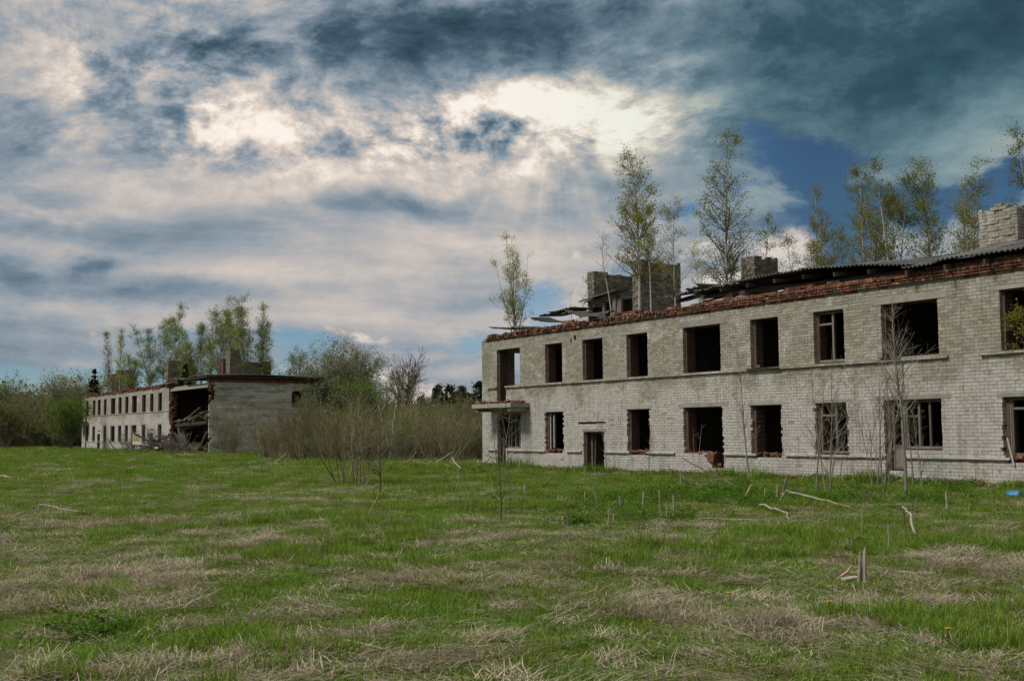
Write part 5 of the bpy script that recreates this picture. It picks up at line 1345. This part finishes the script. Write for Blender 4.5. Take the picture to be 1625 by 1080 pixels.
hp = np.stack([.115 * np.cos(np.linspace(0, 3.14, 9)), .13 + .10 * np.sin(np.linspace(0, 3.14, 9)), -.05 * np.sin(np.linspace(0, 3.14, 9))], -1)
obj('handle', Geo().tubes(hp[None], np.full((1, 9), .005), 5).mesh('handle'), M['paintwood'], bk)

# ---- dandelions
M['yellow'] = plain('dandelion_yellow', (.62, .36, .005), (.75, .50, .01), 60, .7, 0)
def dandelion(x, y, label, h=.14, s=1.0):
    t = thing('dandelion', label, 'flower', G3(x, y), rng.random() * 6, 'dandelions')
    g = Geo()
    for k in range(3):
        nn = 16
        for j in range(nn):
            a = j * 2 * math.pi / nn + k * .2; e = .25 + .4 * k; ll = (.026 - .005 * k) * s
            d = np.array([math.cos(a) * math.cos(e), math.sin(a) * math.cos(e), math.sin(e)]); p = np.array([-math.sin(a), math.cos(a), 0]) * .004 * s
            c = np.array([.0, 0, h])
            g.add([c - p, c + p, c + d * ll + p, c + d * ll - p], [[0, 1, 2, 3]])
    obj('flower', g.mesh('flower'), M['yellow'], t)
    obj('stem', Geo().tubes(np.array([[[.01, 0, -.02], [.0, .005, h * .5], [0, 0, h]]]), np.full((1, 3), .003), 5).mesh('stem'), M['leaf_green'], t)
    for j in range(5):
        a = j * 1.256 + .4; d = np.array([math.cos(a), math.sin(a), 0]); p = np.array([-math.sin(a), math.cos(a), 0]) * .014
        obj('leaf', nm('leaf', [np.zeros(3), d * .05 + p + [0, 0, .03], d * .11 + [0, 0, .025], d * .05 - p + [0, 0, .03]], [[0, 1, 2, 3]], bv=[.5] * 4), M['weed'], t)
for (x, y, lb, s_) in ((3.04, 11.3, 'yellow dandelion below the large split stump, upper of two', 1.0), (2.72, 10.2, 'yellow dandelion below the large split stump, lower of two', 1.0), (1.99, 10.9, 'yellow dandelion left of the two below the split stump', 1.0), (3.22, 8.8, 'yellow dandelion in the lower right foreground', 1.0),
                      (5.55, 39.6, 'yellow dandelion tuft at the near wall, leftmost of four', 2.2), (5.85, 37.8, 'yellow dandelion tuft at the near wall, second of four', 2.2), (6.05, 35.9, 'yellow dandelion tuft at the near wall, third of four', 2.0), (6.4, 35.2, 'yellow dandelion tuft at the near wall, rightmost of four', 2.0), (11.6, 28.6, 'yellow dandelion at the near wall above the blue bucket', 1.6)):
    dandelion(x, y, lb, .16, s_)

# ---- rubble along the wall foot
g = Geo(); r = np.random.default_rng(9)
for k in range(420):
    u_ = 4 + 26 * r.random(); s_ = -.08 - abs(r.normal(0, .22))
    q = A0 + UX * u_ + NX * s_; sz = .05 + .12 * r.random()
    g.rbox((q[0], q[1], float(gz(q[0], q[1])) + .03 + .05 * r.random()), (sz * 1.6, sz, sz * .6), (r.normal(0, .5), r.normal(0, .5), r.random() * 3), b=r.random(), jit=.03)
o = obj('wall_rubble', g.mesh('wall_rubble'), M['red']); o['kind'] = 'stuff'; tag(o, 'crumbled brick rubble along the foot of the near wall', 'rubble')

# ================================================================== GRASS (too many blades to count: one object of each kind)
def blades(r, n, rad, h0, h1, w, lean, flat=0.0, curl=.5, droop=0.0, patch=None, lmin=.3):
    """n blades of 3 levels each around the origin"""
    a = r.random(n) * 6.283; rr_ = rad * np.sqrt(r.random(n))
    c = np.stack([rr_ * np.cos(a), rr_ * np.sin(a), np.zeros(n) + flat * r.random(n)], -1)
    h = h0 + (h1 - h0) * r.random(n); th = r.random(n) * 6.283 if patch is None else patch + r.normal(0, .5, n)
    d = np.stack([np.cos(th), np.sin(th)], -1); ln = lean * (lmin + (1.3 - lmin) * r.random(n))
    side = np.stack([-d[:, 1], d[:, 0], np.zeros(n)], -1) * (w * (.6 + .8 * r.random(n)))[:, None]
    def pt(t):
        an = ln * (1 - curl + curl * 2 * t)
        return c + np.stack([d[:, 0] * np.sin(an) * h * t, d[:, 1] * np.sin(an) * h * t, np.cos(np.minimum(an, 1.5)) * h * t - droop * h * t * t], -1)
    p1, p2 = pt(.55), pt(1.0); p1[:, 2] = np.maximum(p1[:, 2], .006); p2[:, 2] = np.maximum(p2[:, 2], .004)
    V = np.stack([c - side, c + side, p1 + side * .75, p1 - side * .75, p2], 1).reshape(-1, 3)
    k = np.arange(n)[:, None] * 5
    return V, k + [0, 1, 2, 3], k + [3, 2, 4], np.repeat(r.random(n), 5)


def proto(name, mat, parts):
    g = Geo()
    for V, Q, T, b in parts: g.add(V, Q, T, b)
    o = bpy.data.objects.new(name, g.mesh(name)); o.data.materials.append(mat); return o


def scatter(name, label, cat, pts, rot, scl, idx, protos_):
    """one object: clumps set out on its points by geometry nodes"""
    me = bpy.data.meshes.new(name); me.vertices.add(len(pts)); me.vertices.foreach_set('co', np.asarray(pts, np.float32).ravel())
    for an, ty, arr in (('rot', 'FLOAT', rot), ('scl', 'FLOAT', scl), ('idx', 'INT', idx)):
        at = me.attributes.new(an, ty, 'POINT'); at.data.foreach_set('value', np.asarray(arr, np.int32 if ty == 'INT' else np.float32))
    o = obj(name, me); o['kind'] = 'stuff'; tag(o, label, cat)
    coll = bpy.data.collections.new(name + '_clumps')
    for q in protos_: coll.objects.link(q)
    ng = bpy.data.node_groups.new(name + '_scatter', 'GeometryNodeTree')
    ng.interface.new_socket('Geometry', in_out='INPUT', socket_type='NodeSocketGeometry'); ng.interface.new_socket('Geometry', in_out='OUTPUT', socket_type='NodeSocketGeometry')
    N = ng.nodes.new; Lk = ng.links.new
    gi, go = N('NodeGroupInput'), N('NodeGroupOutput')
    ci = N('GeometryNodeCollectionInfo'); ci.inputs['Collection'].default_value = coll; ci.inputs['Separate Children'].default_value = True; ci.inputs['Reset Children'].default_value = True
    ip = N('GeometryNodeInstanceOnPoints'); ip.inputs['Pick Instance'].default_value = True
    def attr(n_, t):
        x = N('GeometryNodeInputNamedAttribute'); x.data_type = t; x.inputs['Name'].default_value = n_; return x.outputs['Attribute']
    cx = N('ShaderNodeCombineXYZ'); Lk(attr('rot', 'FLOAT'), cx.inputs[2])
    Lk(gi.outputs[0], ip.inputs['Points']); Lk(ci.outputs[0], ip.inputs['Instance']); Lk(attr('idx', 'INT'), ip.inputs['Instance Index'])
    Lk(cx.outputs[0], ip.inputs['Rotation']); Lk(attr('scl', 'FLOAT'), ip.inputs['Scale']); Lk(ip.outputs[0], go.inputs[0])
    md = o.modifiers.new('scatter', 'NODES'); md.node_group = ng
    return o


rg = np.random.default_rng(31)
PG = [proto('clump_%d' % k, M['grass'], [blades(rg, 80, .22, .035, .085 + .015 * (k % 3), .0034, .75)]) for k in range(6)]
PG += [proto('clump_tall_%d' % k, M['grass'], [blades(rg, 60, .13, .09, .19, .0036, .5)]) for k in range(2)]
PD = [proto('dry_%d' % k, M['dry'], [blades(rg, 40, .20, .05, .17, .0026, 1.3, .05, .08, patch=rg.random() * 6, lmin=.9), blades(rg, 10, .2, .03, .09, .0026, .9)]) for k in range(5)]
PD += [proto('dry_mat_%d' % k, M['dry'], [blades(rg, 60, .22, .10, .28, .0026, 1.3, .06, .06, patch=rg.random() * 6, lmin=.92), blades(rg, 24, .24, .06, .2, .0026, 1.3, .05, .05, lmin=.85)]) for k in range(3)]
PD += [proto('dry_stalk_%d' % k, M['dry'], [blades(rg, 3, .3, .25, .6, .0024, 1.27, .06, .05, lmin=.96), blades(rg, 1 + k, .1, .15, .4, .0024, .5, 0, .5)]) for k in range(2)]
PD += [proto('dry_tussock_%d' % k, M['dry'], [blades(rg, 120, .13, .10, .28, .0026, 1.5, .07, .75, .35)]) for k in range(2)]

PD += [proto('dry_weed_stalk_%d' % k, M['twig'], [blades(rg, 3 + 2 * k, .18, .3, .8, .003, .22, 0, .5), blades(rg, 8, .16, .1, .3, .002, .5, .15, .4)]) for k in range(3)]


def rosette(r, n, size, h):
    V, Q, b = [], [], []
    for k in range(n):
        a = r.random() * 6.283; d = np.array([math.cos(a), math.sin(a), 0]); p = np.array([-d[1], d[0], 0]); rad = .16 * math.sqrt(r.random())
        zz = h * r.random() * (1.1 - rad * 3); c = d * rad + [0, 0, zz]; s_ = size * (.6 + .7 * r.random()); up = .3 * r.normal() + .15
        V += [c, c + d * s_ * .5 + p * s_ * .32 + [0, 0, up * s_], c + d * s_ + [0, 0, up * s_ * .6], c + d * s_ * .5 - p * s_ * .32 + [0, 0, up * s_]]
        Q.append([4 * k, 4 * k + 1, 4 * k + 2, 4 * k + 3]); b += [r.random()] * 4
    return np.array(V), np.array(Q), None, np.array(b)


PW = [proto('weed_%d' % k, M['weed'], [rosette(rg, 90, .055, .16 + .06 * (k % 2))]) for k in range(4)]


def inside(x, y):
    ok = np.ones(len(x), bool)
    for O, extra in ((A0, .0), (B0, .0)):
        dx_, dy_ = x - O[0], y - O[1]; u_ = dx_ * UX[0] + dy_ * UX[1]; s_ = dx_ * NX[0] + dy_ * NX[1]
        ok &= ~((u_ > -.05) & (u_ < LEN + .05) & (s_ > -.03) & (s_ < DEP + .05))
    return ok


def field(n_per_m2, y0, y1):
    half = .56; n = int(n_per_m2 * (half * (y1 ** 2 - y0 ** 2) + 8 * (y1 - y0)))
    y = np.sqrt(y0 ** 2 + (y1 ** 2 - y0 ** 2) * rg.random(n)); x = (rg.random(n) * 2 - 1) * (half * y + 4)
    k = inside(x, y); return x[k], y[k]


DRYP = [(-3.82, 16.4, .9), (-4.3, 13.0, .9), (-4.0, 11.5, .8), (-2.2, 9.95, .6), (-.48, 25.9, 1.0), (.37, 10.9, .5), (1.06, 10.8, .6), (1.6, 10.4, .5), (5.2, 14.2, 1.0), (2.24, 9.7, .6), (-1.6, 8.3, .6), (5.2, 13.3, .8), (-3.0, 8.1, .6), (-2.4, 7.9, .6), (-1.5, 18.5, 1.2), (3.6, 19.2, .9), (-7, 21, 1.3), (1.2, 16.6, 1.3), (3.4, 11.8, .7), (-1.2, 13.0, .7), (4.2, 44, .9), (-5.5, 28, 1.6), (.6, 14.0, .6)]


def dryness(x, y):
    v = fbm(x * .45 + 3, y * .4 + 9, 3) * .35 + fbm(x * 2.2, y * 1.9, 3) * .65
    for (a, b, s_) in DRYP: v = v + .13 * np.exp(-((x - a) ** 2 + ((y - b) / 1.3) ** 2) / s_ ** 2)
    du = (x - A0[0]) * NX[0] + (y - A0[1]) * NX[1]; uu = (x - A0[0]) * UX[0] + (y - A0[1]) * UX[1]
    v = v - .10 * np.exp(-((du + 3.5) / 4) ** 2) * (uu > -2)
    return v


Xs, Ys, Sc = [], [], []
for (dn, y0, y1, s_) in ((62, 4.5, 14, 1.0), (40, 14, 26, 1.05), (22, 26, 45, 1.25), (8, 45, 80, 1.8), (3.2, 80, 150, 2.6)):
    x, y = field(dn, y0, y1); Xs.append(x); Ys.append(y); Sc.append(np.full(len(x), s_))
x = np.concatenate(Xs); y = np.concatenate(Ys); sc = np.concatenate(Sc)
dv = dryness(x, y) + rg.normal(0, .15, len(x)) - .045 * np.clip((y - 16) / 40, 0, 1)
isdry = dv > .605
z = gz(x, y)
wall_s = (x - A0[0]) * NX[0] + (y - A0[1]) * NX[1]; wall_u = (x - A0[0]) * UX[0] + (y - A0[1]) * UX[1]
sc = np.where((wall_s > -.8) & (wall_s < 0) & (wall_u > -1), sc * (1.3 + 1.2 * fbm(wall_u * .8, 2.0 + 0 * wall_u, 2)), sc)
kg = ~isdry | (rg.random(len(x)) < .6)
keep = kg
tall = (fbm(x * .5 + 30, y * .5, 3) > .60)
idx = np.where(tall & (rg.random(len(x)) < .5), 6 + rg.integers(2, size=len(x)), rg.integers(6, size=len(x)))
scatter('grass', 'short green spring grass covering the meadow', 'grass', np.stack([x, y, z - .01], -1)[keep], rg.random(keep.sum()) * 6.283, (sc * (.7 + .6 * rg.random(len(x))))[keep], idx[keep], PG)
kd = isdry | (rg.random(len(x)) < .16)
kd &= rg.random(len(x)) < np.where(y < 26, .8, .8)
idd = rg.integers(5, size=len(x)); q = rg.random(len(x))
idd = np.where((dv > .63) & (q < .4), 5 + rg.integers(3, size=len(x)), idd); idd = np.where(q > .95, 8 + rg.integers(2, size=len(x)), idd); idd = np.where((dv > .70) & (q > .90) & (q < .93), 10 + rg.integers(2, size=len(x)), idd)
rot = np.where(idd < 8, fbm(x * .3, y * .3, 2) * 9 + rg.normal(0, .7, len(x)), rg.random(len(x)) * 6.28)
P_d = [np.stack([x, y, z], -1)[kd]]; R_d = [rot[kd]]; S_d = [(sc * (.6 + .6 * rg.random(len(x))))[kd]]; I_d = [idd[kd]]
for (a, b, s_, n_) in ((-3.82, 16.4, .55, 26), (-4.3, 13.0, .5, 20), (-4.0, 11.5, .5, 18), (5.2, 14.2, .55, 22), (-.48, 25.9, .5, 22), (-1.6, 8.3, .3, 8), (-2.5, 8.0, .3, 8), (3.6, 19.2, .5, 14), (-6.8, 21, .7, 20), (2.3, 9.7, .35, 8), (4.0, 43.0, .7, 24), (-5.0, 28, .8, 20)):
    mx, my = rg.normal(a, s_, n_), rg.normal(b, s_ * .8, n_); q_ = rg.random(n_) < .55
    P_d.append(np.stack([mx, my, gz(mx, my) + .03 * rg.random(n_)], -1)); R_d.append(rg.normal(a * 3, .6, n_)); S_d.append(.7 + .45 * rg.random(n_)); I_d.append(np.where(q_, 5 + rg.integers(3, size=n_), 10 + rg.integers(2, size=n_)))
mx, my = field(.10, 8, 45); n_ = len(mx)                     # standing dead weed stalks
k_ = fbm(mx * .25 + 50, my * .25, 2) > .42; mx, my = mx[k_], my[k_]; n_ = len(mx)
P_d.append(np.stack([mx, my, gz(mx, my)], -1)); R_d.append(rg.random(n_) * 6.28); S_d.append(.6 + .6 * rg.random(n_)); I_d.append(12 + rg.integers(3, size=n_))
scatter('dry_grass', 'matted straw-coloured dead grass lying in patches on the meadow', 'grass', np.concatenate(P_d), np.concatenate(R_d), np.concatenate(S_d), np.concatenate(I_d), PD)
# leafy weeds, thickest before the near wall
wx_, wy_ = [], []
for (a, b, s_, n_) in ((3.49, 26.5, 1.0, 46), (4.67, 27.6, .9, 60), (5.35, 28.9, .8, 60), (6.11, 26.2, .7, 50), (7.67, 25.3, 1.0, 46), (-3.38, 9.68, .12, 5), (1.09, 19.4, .22, 12), (4.67, 30.5, .9, 50), (2.2, 21.5, .7, 26), (2.0, 27.5, 1.2, 36), (1.0, 24, 1.2, 20), (6.6, 33.5, 1.2, 24), (9.4, 28.6, 1.2, 30), (-14, 60, 3, 40), (-4, 52, 2.5, 36)):
    wx_.append(rg.normal(a, s_, n_)); wy_.append(rg.normal(b, s_ * 1.1, n_))
uu = rg.random(380) * 27 + .5; ss_ = -.05 - np.abs(rg.normal(0, .3, 380)) * (.4 + 1.6 * fbm(uu * .5, uu * 0 + 7, 2)); wx_.append(A0[0] + UX[0] * uu + NX[0] * ss_); wy_.append(A0[1] + UX[1] * uu + NX[1] * ss_)
x2, y2 = field(.5, 5, 45); wx_.append(x2); wy_.append(y2)
x2 = np.concatenate(wx_); y2 = np.concatenate(wy_); k = inside(x2, y2); x2, y2 = x2[k], y2[k]
s2 = np.where(np.arange(len(x2)) < 820, 1.1, .5) * (.7 + .5 * rg.random(len(x2)))
scatter('nettles', 'bright green nettles and leafy weeds in the grass before the near wall', 'weeds', np.stack([x2, y2, gz(x2, y2)], -1), rg.random(len(x2)) * 6.28, s2, rg.integers(4, size=len(x2)), PW)
